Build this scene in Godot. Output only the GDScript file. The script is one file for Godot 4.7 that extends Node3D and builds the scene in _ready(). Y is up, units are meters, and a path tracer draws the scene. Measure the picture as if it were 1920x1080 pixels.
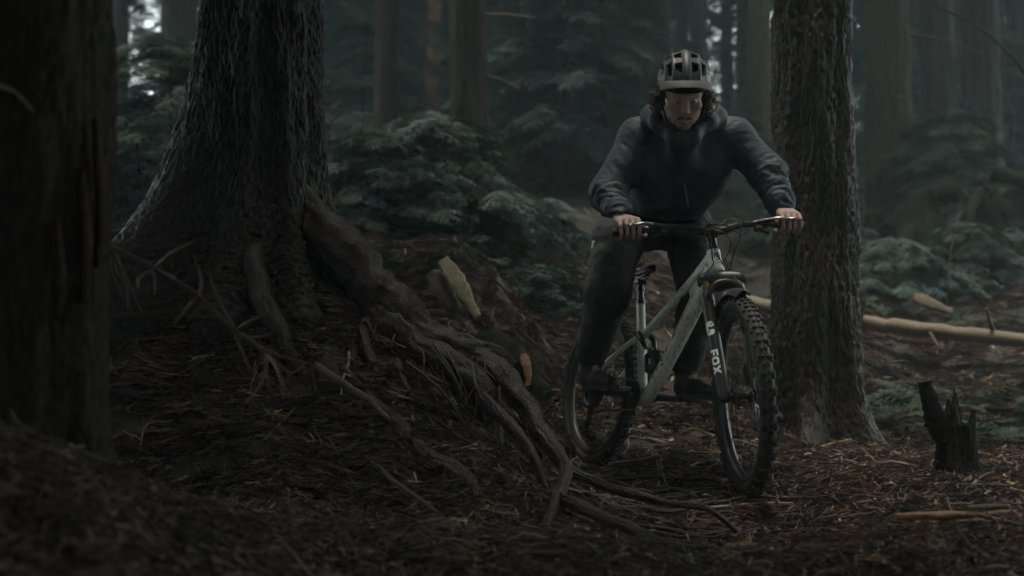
extends Node3D

var M := {}
var taken := {}
var rng := RandomNumberGenerator.new()
var n_soft := FastNoiseLite.new()
var n_mid := FastNoiseLite.new()
var n_ridge := FastNoiseLite.new()
var cast := 0


func _ready():
	rng.seed = 41
	# ---------------------------------------------------------------- camera, sky, sun, exposure
	var cam := Camera3D.new()
	cam.name = "camera"
	add_child(cam)
	cam.position = Vector3(0, 0.566, 0)
	cam.rotation = Vector3(0.043968, 0, 0)
	cam.keep_aspect = Camera3D.KEEP_HEIGHT
	var lens := CameraAttributesPhysical.new()
	lens.frustum_focal_length = 49.37
	lens.frustum_focus_distance = 4.72
	lens.frustum_near = 0.05
	lens.frustum_far = 400.0
	lens.exposure_aperture = 2.2
	cam.attributes = lens
	cam.current = true
	var we := WorldEnvironment.new()
	we.name = "environment"
	var env := Environment.new()
	var sm := ProceduralSkyMaterial.new()
	sm.sky_top_color = Color(0.82, 0.86, 0.85)
	sm.sky_horizon_color = Color(0.86, 0.91, 0.90)
	sm.sky_curve = 0.3
	sm.ground_bottom_color = Color(0.10, 0.11, 0.10)
	sm.ground_horizon_color = Color(0.35, 0.38, 0.37)
	sm.sky_energy_multiplier = 1.0
	var sky := Sky.new()
	sky.sky_material = sm
	env.background_mode = Environment.BG_SKY
	env.sky = sky
	env.tonemap_mode = Environment.TONE_MAPPER_LINEAR
	env.tonemap_exposure = 6.2
	env.fog_enabled = true
	env.fog_density = 0.0036
	env.fog_light_color = Color(0.70, 0.79, 0.80)
	env.sdfgi_enabled = true
	env.ssao_enabled = true
	env.ssil_enabled = true
	we.environment = env
	add_child(we)
	var sun := DirectionalLight3D.new()
	sun.name = "overcast_sun"
	sun.light_energy = 0.5
	sun.light_angular_distance = 24.0
	sun.light_color = Color(1.0, 0.97, 0.92)
	sun.shadow_enabled = true
	sun.rotation_degrees = Vector3(-81, -70, 0)
	add_child(sun)

	setup_noise()
	setup_materials()
	build_ground()
	build_near_trees()
	build_far_trees()
	build_undergrowth()
	build_woodland()
	build_deadwood()
	build_bike()
	build_rider()
	build_litter()


# ==================================================================== naming
func numbered(called: String) -> String:
	taken[called] = taken.get(called, -1) + 1
	return called if taken[called] == 0 else "%s_%03d" % [called, taken[called]]


func tag(o: Node, label: String, category: String, group := ""):
	o.set_meta("label", label)
	o.set_meta("category", category)
	if group != "":
		o.set_meta("group", group)


func thing(called: String, at: Vector3, label: String, category: String, group := "") -> Node3D:
	var o := Node3D.new()
	o.name = numbered(called)
	o.position = at
	add_child(o)
	tag(o, label, category, group)
	return o


# a part whose mesh is given in the scene's own coordinates (the thing above it is not turned)
func part(called: String, mesh: Mesh, mat: Material, parent: Node3D, label := "") -> MeshInstance3D:
	var o := part_own(called, mesh, mat, parent, label)
	if parent.get_parent() == self:
		o.position = -parent.position
	return o


# a part whose mesh is given in its parent's coordinates
func part_own(called: String, mesh: Mesh, mat: Material, parent: Node3D, label := "") -> MeshInstance3D:
	var o := MeshInstance3D.new()
	o.mesh = mesh
	o.material_override = mat
	o.name = called
	parent.add_child(o, true)
	if label != "":
		o.set_meta("label", label)
	return o


func scatter(called: String, mesh: Mesh, mat: Material, where: Array, tint: Array, parent: Node) -> MultiMeshInstance3D:
	var mm := MultiMesh.new()
	mm.transform_format = MultiMesh.TRANSFORM_3D
	mm.use_colors = tint.size() > 0
	mm.mesh = mesh
	mm.instance_count = where.size()
	for i in where.size():
		mm.set_instance_transform(i, where[i])
		if tint.size() > 0:
			mm.set_instance_color(i, tint[i])
	var o := MultiMeshInstance3D.new()
	o.multimesh = mm
	o.material_override = mat
	o.name = called if parent != self else numbered(called)
	parent.add_child(o, true)
	o.set_meta("kind", "stuff")
	return o


# ==================================================================== mesh builder
class MB:
	var v := PackedVector3Array()
	var n := PackedVector3Array()
	var uv := PackedVector2Array()
	var ix := PackedInt32Array()

	func vert(p: Vector3, nn: Vector3, t := Vector2.ZERO) -> int:
		v.append(p)
		n.append(nn)
		uv.append(t)
		return v.size() - 1

	func tri(a: int, b: int, c: int):
		var g := (v[b] - v[a]).cross(v[c] - v[a])
		if g.dot(n[a] + n[b] + n[c]) > 0.0:
			ix.append_array(PackedInt32Array([a, c, b]))
		else:
			ix.append_array(PackedInt32Array([a, b, c]))

	func quad(a: int, b: int, c: int, d: int):
		tri(a, b, c)
		tri(a, c, d)

	func flat(a: Vector3, b: Vector3, c: Vector3, d: Vector3, away: Vector3):
		var g := (b - a).cross(c - a)
		if g.length_squared() < 1e-14:
			g = (c - a).cross(d - a)
		g = g.normalized()
		if g.dot(away) < 0.0:
			g = -g
		quad(vert(a, g, Vector2(0, 0)), vert(b, g, Vector2(1, 0)), vert(c, g, Vector2(1, 1)), vert(d, g, Vector2(0, 1)))

	func flat_tri(a: Vector3, b: Vector3, c: Vector3, away: Vector3):
		var g := (b - a).cross(c - a).normalized()
		if g.dot(away) < 0.0:
			g = -g
		tri(vert(a, g), vert(b, g), vert(c, g))

	# a chamfered box
	func box(xf: Transform3D, size: Vector3, ch := 0.0):
		var h := size * 0.5
		var k: float = minf(ch, minf(h.x, minf(h.y, h.z)) * 0.9)
		var mid := xf.origin
		for ax in 3:
			var b := (ax + 1) % 3
			var c := (ax + 2) % 3
			for s in [-1.0, 1.0]:
				var pts := []
				for q in [[-1, -1], [1, -1], [1, 1], [-1, 1]]:
					var p := Vector3.ZERO
					p[ax] = s * h[ax]
					p[b] = q[0] * (h[b] - k)
					p[c] = q[1] * (h[c] - k)
					pts.append(xf * p)
				flat(pts[0], pts[1], pts[2], pts[3], (pts[0] + pts[2]) * 0.5 - mid)
			if k > 0.0:
				for sb in [-1.0, 1.0]:
					for sc in [-1.0, 1.0]:
						var e := []
						for q in [[0, -1], [0, 1], [1, 1], [1, -1]]:
							var p := Vector3.ZERO
							p[ax] = q[1] * (h[ax] - k)
							p[b] = sb * (h[b] - (k if q[0] == 1 else 0.0))
							p[c] = sc * (h[c] - (0.0 if q[0] == 1 else k))
							e.append(xf * p)
						flat(e[0], e[1], e[2], e[3], (e[0] + e[2]) * 0.5 - mid)
		if k > 0.0:
			for sx in [-1.0, 1.0]:
				for sy in [-1.0, 1.0]:
					for sz in [-1.0, 1.0]:
						var o := Vector3(sx * h.x, sy * h.y, sz * h.z)
						var a := o - Vector3(0, sy * k, sz * k)
						var b2 := o - Vector3(sx * k, 0, sz * k)
						var c2 := o - Vector3(sx * k, sy * k, 0)
						flat_tri(xf * a, xf * b2, xf * c2, xf * o - mid)

	# rings of points lofted into a skin; each ring is an Array of Vector3, closed round; ends capped
	func skin(rings: Array, cap := true, closed := true, loop := false):
		var m: int = rings[0].size()
		var start := v.size()
		var cols := m + 1 if closed else m
		var k := rings.size()
		var mids := []
		for r in rings:
			var c := Vector3.ZERO
			for p in r:
				c += p
			mids.append(c / m)
		for i in k:
			var up: Array = rings[(i + 1) % k if loop else mini(i + 1, k - 1)]
			var dn: Array = rings[(i - 1 + k) % k if loop else maxi(i - 1, 0)]
			for j in cols:
				var q := j % m
				var p: Vector3 = rings[i][q]
				var jr := (q + 1) % m if closed else mini(q + 1, m - 1)
				var jl := (q - 1 + m) % m if closed else maxi(q - 1, 0)
				var nn: Vector3 = ((rings[i][jr] as Vector3) - (rings[i][jl] as Vector3)).cross((up[q] as Vector3) - (dn[q] as Vector3))
				if nn.length_squared() < 1e-16:
					nn = p - mids[i]
				nn = nn.normalized()
				if closed and nn.dot(p - mids[i]) < 0.0:
					nn = -nn
				vert(p, nn, Vector2(float(j) / (cols - 1), float(i) / maxf(1, k - 1)))
		for i in (k if loop else k - 1):
			for j in cols - 1:
				var a := start + i * cols + j
				var b := start + ((i + 1) % k) * cols + j
				quad(a, a + 1, b + 1, b)
		if cap and closed and not loop:
			for e in [0, k - 1]:
				var away: Vector3 = (mids[e] as Vector3) - (mids[1 if e == 0 else k - 2] as Vector3)
				for j in m:
					flat_tri(mids[e], rings[e][j], rings[e][(j + 1) % m], away)

	# a round tube along a path with a radius at every point
	func tube(path: Array, radii, sides := 8, cap := true, rough: FastNoiseLite = null, amount := 0.0):
		var rings := []
		var up := Vector3.ZERO
		for i in path.size():
			var t: Vector3 = ((path[mini(i + 1, path.size() - 1)] as Vector3) - (path[maxi(i - 1, 0)] as Vector3)).normalized()
			if i == 0:
				up = t.cross(Vector3.RIGHT if absf(t.x) < 0.8 else Vector3.UP).normalized()
			up = (up - t * up.dot(t)).normalized()
			var side := t.cross(up)
			var r: float = radii[i] if radii is Array else radii
			var ring := []
			for j in sides:
				var a := TAU * j / sides
				var d := up * cos(a) + side * sin(a)
				var rr := r
				if rough:
					var q: Vector3 = path[i] + d * r
					rr *= 1.0 + amount * rough.get_noise_3dv(q)
				ring.append(path[i] + d * rr)
			rings.append(ring)
		skin(rings, cap)

	# a profile of (radius, height along axis) turned round the axis; hard where two points repeat
	func lathe(xf: Transform3D, profile: Array, sides := 24, turn := TAU):
		for i in profile.size() - 1:
			var a: Vector2 = profile[i]
			var b: Vector2 = profile[i + 1]
			var t := (b - a)
			if t.length() < 1e-7:
				continue
			var nn := Vector2(t.y, -t.x).normalized()
			var na := nn
			var nb := nn
			if i > 0:
				var t0: Vector2 = (a - (profile[i - 1] as Vector2))
				var n0 := Vector2(t0.y, -t0.x).normalized()
				if t0.length() > 1e-7 and n0.dot(nn) > 0.75:
					na = (n0 + nn).normalized()
			if i + 2 < profile.size():
				var t2: Vector2 = ((profile[i + 2] as Vector2) - b)
				var n2 := Vector2(t2.y, -t2.x).normalized()
				if t2.length() > 1e-7 and n2.dot(nn) > 0.75:
					nb = (n2 + nn).normalized()
			var s := v.size()
			for j in sides + 1:
				var an := turn * j / sides
				var c := cos(an)
				var d := sin(an)
				vert(xf * Vector3(a.x * c, a.y, a.x * d), (xf.basis * Vector3(na.x * c, na.y, na.x * d)).normalized(), Vector2(float(j) / sides, float(i) / (profile.size() - 1)))
				vert(xf * Vector3(b.x * c, b.y, b.x * d), (xf.basis * Vector3(nb.x * c, nb.y, nb.x * d)).normalized(), Vector2(float(j) / sides, float(i + 1) / (profile.size() - 1)))
			for j in sides:
				var q := s + j * 2
				quad(q, q + 1, q + 3, q + 2)

	func ball(c: Vector3, r: Vector3, nu := 12, nv := 8, basis := Basis()):
		var s := v.size()
		for i in nv + 1:
			var la := PI * i / nv - PI / 2
			for j in nu + 1:
				var lo := TAU * j / nu
				var d := Vector3(cos(la) * cos(lo), sin(la), cos(la) * sin(lo))
				vert(c + basis * (d * r), (basis * (d / r)).normalized(), Vector2(float(j) / nu, float(i) / nv))
		for i in nv:
			for j in nu:
				var a := s + i * (nu + 1) + j
				quad(a, a + 1, a + nu + 2, a + nu + 1)

	# points in rows of nu; normals by differences; «out» tells which side is outside
	func grid(p: PackedVector3Array, nu: int, nv: int, ring: bool, up: Vector3, uvs := Vector2.ONE):
		var s := v.size()
		var sgn := 1.0
		var first := true
		var nn := PackedVector3Array()
		nn.resize(nu * nv)
		for i in nv:
			var i0 := maxi(i - 1, 0) * nu
			var i1 := mini(i + 1, nv - 1) * nu
			for j in nu:
				var j0 := j - 1
				var j1 := j + 1
				if j0 < 0:
					j0 = nu - 2 if ring else 0
				if j1 >= nu:
					j1 = 1 if ring else nu - 1
				nn[i * nu + j] = (p[i * nu + j1] - p[i * nu + j0]).cross(p[i1 + j] - p[i0 + j]).normalized()
		if ring:
			var row := (nv / 2) * nu
			var c := Vector3.ZERO
			for j in nu:
				c += p[row + j]
			c /= nu
			var vote := 0.0
			for j in nu:
				vote += nn[row + j].dot((p[row + j] - c).normalized())
			sgn = signf(vote)
		else:
			var vote := 0.0
			for j in range(0, nu * nv, 7):
				vote += nn[j].dot(up)
			sgn = signf(vote)
		for i in nv:
			for j in nu:
				vert(p[i * nu + j], nn[i * nu + j] * sgn, Vector2(float(j) / (nu - 1), float(i) / (nv - 1)) * uvs)
		for i in nv - 1:
			for j in nu - 1:
				var a := s + i * nu + j
				if sgn > 0.0:
					ix.append_array(PackedInt32Array([a, a + nu, a + 1, a + 1, a + nu, a + nu + 1]))
				else:
					ix.append_array(PackedInt32Array([a, a + 1, a + nu, a + 1, a + nu + 1, a + nu]))

	func mesh() -> ArrayMesh:
		var arr := []
		arr.resize(Mesh.ARRAY_MAX)
		arr[Mesh.ARRAY_VERTEX] = v
		arr[Mesh.ARRAY_NORMAL] = n
		arr[Mesh.ARRAY_TEX_UV] = uv
		arr[Mesh.ARRAY_INDEX] = ix
		var m := ArrayMesh.new()
		m.add_surface_from_arrays(Mesh.PRIMITIVE_TRIANGLES, arr)
		return m


func curve(points: Array, steps: int) -> Array:
	var out := []
	var k := points.size()
	for i in k - 1:
		var a: Vector3 = points[maxi(i - 1, 0)]
		var b: Vector3 = points[i]
		var c: Vector3 = points[i + 1]
		var d: Vector3 = points[mini(i + 2, k - 1)]
		for s in steps:
			out.append(b.cubic_interpolate(c, a, d, float(s) / steps))
	out.append(points[k - 1])
	return out


func spread(values: Array, steps: int) -> Array:
	var out := []
	for i in values.size() - 1:
		for s in steps:
			out.append(lerpf(values[i], values[i + 1], float(s) / steps))
	out.append(values[-1])
	return out


# ==================================================================== noise and materials
func setup_noise():
	n_soft.seed = 3
	n_soft.noise_type = FastNoiseLite.TYPE_SIMPLEX_SMOOTH
	n_soft.frequency = 1.0
	n_soft.fractal_octaves = 3
	n_mid.seed = 8
	n_mid.noise_type = FastNoiseLite.TYPE_SIMPLEX_SMOOTH
	n_mid.frequency = 1.0
	n_mid.fractal_octaves = 2
	n_ridge.seed = 21
	n_ridge.noise_type = FastNoiseLite.TYPE_SIMPLEX_SMOOTH
	n_ridge.frequency = 1.0
	n_ridge.fractal_type = FastNoiseLite.FRACTAL_RIDGED
	n_ridge.fractal_octaves = 3


func noise_tex(sd: int, freq: float, dark: Color, light: Color, octaves := 4, type := FastNoiseLite.TYPE_SIMPLEX_SMOOTH, size := 512, mid := Color(-1, 0, 0)) -> NoiseTexture2D:
	var f := FastNoiseLite.new()
	f.seed = sd
	f.frequency = freq
	f.noise_type = type
	f.fractal_octaves = octaves
	var t := NoiseTexture2D.new()
	t.width = size
	t.height = size
	t.seamless = true
	t.noise = f
	var g := Gradient.new()
	g.set_color(0, dark)
	g.set_color(1, light)
	if mid.r >= 0.0:
		g.add_point(0.5, mid)
	t.color_ramp = g
	return t


func lin(r: float, g: float, b: float) -> Color:
	return Color(r, g, b).linear_to_srgb()


func mat(color: Color, rough: float, metal := 0.0, spec := 0.5) -> StandardMaterial3D:
	var m := StandardMaterial3D.new()
	m.albedo_color = color
	m.roughness = rough
	m.metallic = metal
	m.metallic_specular = spec
	return m


func bark_mat(sd: int, dark: Color, light: Color, rough: float, scale: Vector3, bump := 0.4) -> StandardMaterial3D:
	var m := mat(Color.WHITE, rough)
	m.albedo_texture = noise_tex(sd, 0.02, dark, light, 5)
	m.uv1_triplanar = true
	m.uv1_scale = scale
	m.heightmap_enabled = true
	m.heightmap_texture = noise_tex(sd + 1, 0.035, Color.BLACK, Color.WHITE, 4)
	m.heightmap_scale = bump
	m.roughness_texture = noise_tex(sd + 2, 0.03, Color(0.62, 0.62, 0.62), Color.WHITE, 3)
	m.metallic_specular = 0.4
	return m


func setup_materials():
	M.bark_left = bark_mat(11, lin(0.007, 0.006, 0.0055), lin(0.042, 0.034, 0.030), 0.72, Vector3(5, 1.6, 5), 0.5)
	M.bark_left.metallic_specular = 0.25
	M.bark_right = bark_mat(31, lin(0.009, 0.007, 0.0055), lin(0.050, 0.038, 0.031), 0.52, Vector3(6, 1.3, 6), 0.6)
	M.bark_far = bark_mat(51, lin(0.011, 0.009, 0.0075), lin(0.036, 0.030, 0.025), 0.9, Vector3(2, 0.6, 2), 0.6)
	M.bark_red = bark_mat(55, lin(0.10, 0.045, 0.02), lin(0.26, 0.13, 0.07), 0.85, Vector3(2, 0.4, 2), 0.6)
	M.bark_pale = bark_mat(61, lin(0.009, 0.008, 0.007), lin(0.075, 0.071, 0.056), 0.9, Vector3(4.5, 2.5, 4.5), 0.9)
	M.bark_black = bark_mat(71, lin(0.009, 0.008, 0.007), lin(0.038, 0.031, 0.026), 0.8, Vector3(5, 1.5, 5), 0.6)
	M.root = bark_mat(81, lin(0.011, 0.0085, 0.008), lin(0.056, 0.043, 0.040), 0.42, Vector3(6, 6, 6), 0.5)
	M.twig = bark_mat(91, lin(0.035, 0.026, 0.02), lin(0.13, 0.10, 0.08), 0.65, Vector3(8, 8, 8), 0.15)
	M.soil = mat(Color.WHITE, 0.85)
	M.soil.albedo_texture = noise_tex(101, 0.03, lin(0.012, 0.009, 0.008), lin(0.075, 0.043, 0.030), 5, FastNoiseLite.TYPE_SIMPLEX_SMOOTH, 1024, lin(0.034, 0.022, 0.017))
	M.soil.uv1_triplanar = true
	M.soil.uv1_scale = Vector3(1.7, 1.7, 1.7)
	M.soil.heightmap_enabled = true
	M.soil.heightmap_texture = noise_tex(103, 0.06, Color.BLACK, Color.WHITE, 5, FastNoiseLite.TYPE_SIMPLEX_SMOOTH, 1024)
	M.soil.heightmap_scale = 2.2
	M.soil.detail_enabled = true
	M.soil.detail_albedo = noise_tex(105, 0.008, lin(0.012, 0.016, 0.012), lin(0.055, 0.068, 0.045), 4)
	M.soil.detail_mask = noise_tex(107, 0.012, Color(0, 0, 0), Color(0.75, 0.75, 0.75), 4, FastNoiseLite.TYPE_SIMPLEX_SMOOTH, 512, Color(0.05, 0.05, 0.05))
	M.litter = mat(Color.WHITE, 0.75)
	M.litter.vertex_color_use_as_albedo = true
	M.foliage = mat(Color.WHITE, 0.85, 0.0, 0.2)
	M.foliage.vertex_color_use_as_albedo = true
	M.foliage.backlight_enabled = true
	M.foliage.backlight = Color(0.35, 0.42, 0.38)
	M.moss = mat(Color.WHITE, 0.95)
	M.moss.albedo_texture = noise_tex(111, 0.03, lin(0.012, 0.015, 0.009), lin(0.046, 0.050, 0.032), 5)
	M.moss.uv1_triplanar = true
	M.moss.uv1_scale = Vector3(4, 4, 4)
	M.moss.heightmap_enabled = true
	M.moss.heightmap_texture = noise_tex(112, 0.09, Color.BLACK, Color.WHITE, 4)
	M.moss.heightmap_scale = 1.5
	M.wood_pale = bark_mat(121, lin(0.055, 0.042, 0.027), lin(0.22, 0.175, 0.115), 0.8, Vector3(6, 6, 6), 0.3)
	M.wood_orange = bark_mat(131, lin(0.08, 0.04, 0.02), lin(0.26, 0.145, 0.08), 0.8, Vector3(6, 6, 6), 0.4)
	M.bark_red_dark = bark_mat(141, lin(0.012, 0.007, 0.005), lin(0.05, 0.026, 0.018), 0.8, Vector3(8, 2, 8), 0.4)
	M.bark_far_brown = bark_mat(151, lin(0.022, 0.018, 0.014), lin(0.075, 0.062, 0.048), 0.85, Vector3(2, 0.5, 2), 0.6)
	M.zip = mat(lin(0.16, 0.165, 0.17), 0.4)
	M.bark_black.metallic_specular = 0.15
	M.bark_right.metallic_specular = 0.28
	M.wood_split = bark_mat(161, lin(0.08, 0.066, 0.04), lin(0.34, 0.29, 0.19), 0.8, Vector3(7, 2, 7), 0.5)
	for q in [M.bark_far, M.bark_pale, M.bark_red, M.bark_red_dark, M.bark_far_brown, M.moss]:
		q.metallic_specular = 0.15
	M.root.metallic_specular = 0.3
	M.twig.metallic_specular = 0.25


# ==================================================================== ground
func sstep(a: float, b: float, x: float) -> float:
	var t := clampf((x - a) / (b - a), 0.0, 1.0)
	return t * t * (3.0 - 2.0 * t)


func soft(x: float, w: float) -> float:
	return w * log(1.0 + exp(clampf(x / w, -30.0, 30.0))) if x / w < 30.0 else x


func ground(x: float, z: float) -> float:
	var d := -z
	var wob := n_mid.get_noise_2d(x * 0.55, z * 0.55)
	var dd := d + wob * 0.35
	var steep := lerpf(0.31, 0.27, sstep(1.2, 3.2, x))
	var y := steep * soft(dd - 5.55 - 1.15 * sstep(1.0, 1.7, x), 0.22)
	y -= (steep - 0.17) * soft(d - 17.0, 1.5)
	# the bank under the old tree
	var e := 0.10 * n_mid.get_noise_2d(x * 2.1 + 7.0, z * 2.1)
	var bank := sstep(3.55, 4.95, d + e) * sstep(0.30, -0.40, x + e + 0.25 * (d - 4.6) * sstep(4.6, 4.0, d)) * (1.0 - 0.5 * sstep(7.0, 11.0, d))
	y += 0.52 * bank
	y += 0.30 * exp(-(pow((x + 1.1) / 0.75, 2.0) + pow((d - 4.95) / 0.62, 2.0)))
	# a low bank in the near left corner
	y += 0.46 * exp(-(pow((x + 1.45) / 0.74, 2.0) + pow((d - 2.45) / 0.9, 2.0)))
	# the worn line of the trail
	y -= 0.05 * exp(-pow((x - 0.72 - 0.06 * sin(d)) / 0.38, 2.0)) * sstep(7.5, 5.5, d)
	y += 0.04 * sstep(1.3, 2.6, x) * (1.0 - sstep(5.0, 7.0, d))
	y += 0.05 * wob + 0.022 * n_soft.get_noise_2d(x * 2.3, z * 2.3) + 0.012 * n_soft.get_noise_2d(x * 8.0, z * 8.0)
	y += 0.09 * n_soft.get_noise_2d(x * 0.9 + 40.0, z * 0.9) * sstep(5.8, 9.0, d)
	# where the tyres press
	y = lerpf(y, -0.013, exp(-(pow(x - 0.87, 2.0) + pow(z + 4.36, 2.0)) / 0.05))
	y = lerpf(y, -0.026, exp(-(pow(x - 0.37, 2.0) + pow(z + 5.5, 2.0)) / 0.03))
	return y


func build_ground():
	var xs := []
	var zs := []
	var x := -3.2
	var step := 0.03
	while x < 4.2:
		xs.append(x)
		x += step
	var g := step
	while x < 90.0:
		xs.append(x)
		g *= 1.16
		x += g
	xs.append(90.0)
	x = -3.2
	g = step
	var neg := []
	while x > -90.0:
		g *= 1.16
		x -= g
		neg.append(maxf(x, -90.0))
	neg.reverse()
	xs = neg + xs
	var z := -2.0
	step = 0.024
	while z > -6.5:
		zs.append(z)
		z -= step
	g = step
	while z > -120.0:
		zs.append(z)
		g *= 1.035
		z -= g
	zs.append(-120.0)
	z = -2.0
	g = step
	var front := []
	while z < 40.0:
		g *= 1.2
		z += g
		front.append(minf(z, 40.0))
	front.reverse()
	zs = front + zs
	var p := PackedVector3Array()
	for zz in zs:
		for xx in xs:
			p.append(Vector3(xx, ground(xx, zz), zz))
	var b := MB.new()
	b.grid(p, xs.size(), zs.size(), false, Vector3.UP)
	var o := MeshInstance3D.new()
	o.mesh = b.mesh()
	o.material_override = M.soil
	o.name = "ground"
	add_child(o)
	o.set_meta("kind", "structure")


# ==================================================================== the two trees beside the trail
# lobes: [direction in radians (0 = +x, PI/2 = towards +z), swell, half width, height of fall-off]
func trunk_mesh(cx: float, cz: float, y0: float, y_fine: float, y1: float, r0: float, lobes: Array, lobe_y: float, furrow: float, kx: float, ky: float, wrinkle_y: float, nu: int, dy: float, lean := Vector2.ZERO) -> ArrayMesh:
	var ys := []
	var y := y0
	while y < y_fine:
		ys.append(y)
		y += dy
	var g := dy
	while y < y1:
		ys.append(y)
		g *= 1.25
		y += minf(g, 0.5)
	var p := PackedVector3Array()
	for yy in ys:
		var low := sstep(wrinkle_y + 0.25, wrinkle_y - 0.15, yy)
		var taper: float = r0 * (1.0 - 0.028 * (yy - lobe_y))
		for j in nu + 1:
			var a := TAU * (j % nu) / nu
			var r := taper
			for l in lobes:
				var da := absf(wrapf(a - l[0], -PI, PI))
				r += l[1] * exp(-pow(da / l[2], 2.0)) * exp(-maxf(yy - lobe_y, -0.10) / l[3])
			var c := cos(a)
			var s := sin(a)
			var q := Vector3(c * r0 * kx, yy * ky, s * r0 * kx)
			var warp := n_mid.get_noise_3d(c * 2.0, yy * 2.6, s * 2.0) * 1.3
			var f := n_ridge.get_noise_3d(q.x + warp, q.y, q.z - warp)
			var f2 := n_soft.get_noise_3d(q.x * 2.3, yy * ky * 4.5, q.z * 2.3)
			r -= furrow * (0.5 + 0.5 * f) * (1.0 - 0.75 * low) - furrow * 0.45 * f2
			r += furrow * 0.8 * low * n_soft.get_noise_3d(c * 4.0 + warp, yy * 55.0 + warp * 3.0, s * 4.0)
			r += 0.035 * r0 / 0.25 * n_mid.get_noise_3d(c * 1.7 + cx, yy * 1.1, s * 1.7)
			p.append(Vector3(cx + lean.x * (yy - lobe_y) + c * r, yy, cz + lean.y * (yy - lobe_y) + s * r))
	var b := MB.new()
	b.grid(p, nu + 1, ys.size(), true, Vector3.UP)
	return b.mesh()


func root_mesh(pts: Array, sides := 14, steps := 9, rough := 0.22) -> ArrayMesh:
	var path := []
	var rad := []
	for q in pts:
		path.append(Vector3(q[0], q[1], q[2]))
		rad.append(q[3])
	var c := curve(path, steps)
	var r := spread(rad, steps)
	for i in c.size():
		var k := clampf(r[i] * 0.5, 0.002, 0.012)
		c[i] += Vector3(n_mid.get_noise_3dv(c[i] * 7.0), n_mid.get_noise_3dv(c[i] * 7.0 + Vector3(9, 0, 0)) * 0.7, n_mid.get_noise_3dv(c[i] * 7.0 + Vector3(0, 9, 0))) * k * 1.6
		r[i] *= 1.0 + 0.16 * n_mid.get_noise_1d(c[i].x * 14.0 + c[i].z * 23.0)
	var f := FastNoiseLite.new()
	f.seed = 5
	f.frequency = 16.0
	f.fractal_octaves = 3
	var b := MB.new()
	b.tube(c, r, sides, true, f, rough)
	return b.mesh()


# a thick root with bark running along it
func bark_root(pts: Array, sd: float) -> ArrayMesh:
	var path := []
	var rad := []
	for i in pts.size():
		var q: Array = pts[i]
		var gy := ground(q[0], q[2])
		var y := maxf(q[1], gy + 0.15 * q[3])
		if i == pts.size() - 1 and y < gy + 0.12:
			y = gy - 1.4 * q[3]
		path.append(Vector3(q[0], y, q[2]))
		rad.append(q[3])
	var steps := 11
	var c := curve(path, steps)
	var r := spread(rad, steps)
	var sides := 44
	var rings := []
	var up := Vector3.UP
	var s := 0.0
	for i in c.size():
		var t: Vector3 = ((c[mini(i + 1, c.size() - 1)] as Vector3) - (c[maxi(i - 1, 0)] as Vector3)).normalized()
		if i > 0:
			s += (c[i] as Vector3).distance_to(c[i - 1])
		up = (up - t * up.dot(t)).normalized()
		var side := t.cross(up)
		var ring := []
		var rr: float = r[i] * (1.0 + 0.10 * n_mid.get_noise_1d(s * 9.0 + sd * 31.0))
		var mid: Vector3 = c[i] + (up * n_mid.get_noise_1d(s * 5.0 + sd) + side * n_mid.get_noise_1d(s * 5.0 + sd + 70.0)) * rr * 0.35
		for j in sides:
			var a := TAU * j / sides
			var k := 1.0 + 0.24 * n_soft.get_noise_3d(cos(a) * 1.1 + sd, sin(a) * 1.1, s * 5.0)
			k += 0.10 * n_ridge.get_noise_3d(cos(a) * 2.6 + sd, sin(a) * 2.6, s * 3.0)
			k += 0.05 * n_soft.get_noise_3d(cos(a) * 3.0 + sd, sin(a) * 3.0, s * 60.0)
			ring.append(mid + (up * cos(a) * 1.12 + side * sin(a) * 0.92) * rr * k)
		rings.append(ring)
	var b := MB.new()
	b.skin(rings)
	return b.mesh()


# a hair root or twig: it wanders over the ground from a point in a direction
func wander(x: float, z: float, dir: float, length: float, r: float, wild: float, lift := 0.3, step := 0.05) -> Array:
	var out := []
	var n := int(length / step) + 2
	for i in n:
		var t := float(i) / (n - 1)
		out.append([x, ground(x, z) + r * lift + rng.randf_range(-0.2, 0.5) * r, z, r * (1.0 - 0.75 * t)])
		dir += rng.randf_range(-wild, wild)
		x += cos(dir) * step
		z += sin(dir) * step
	return out


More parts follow.
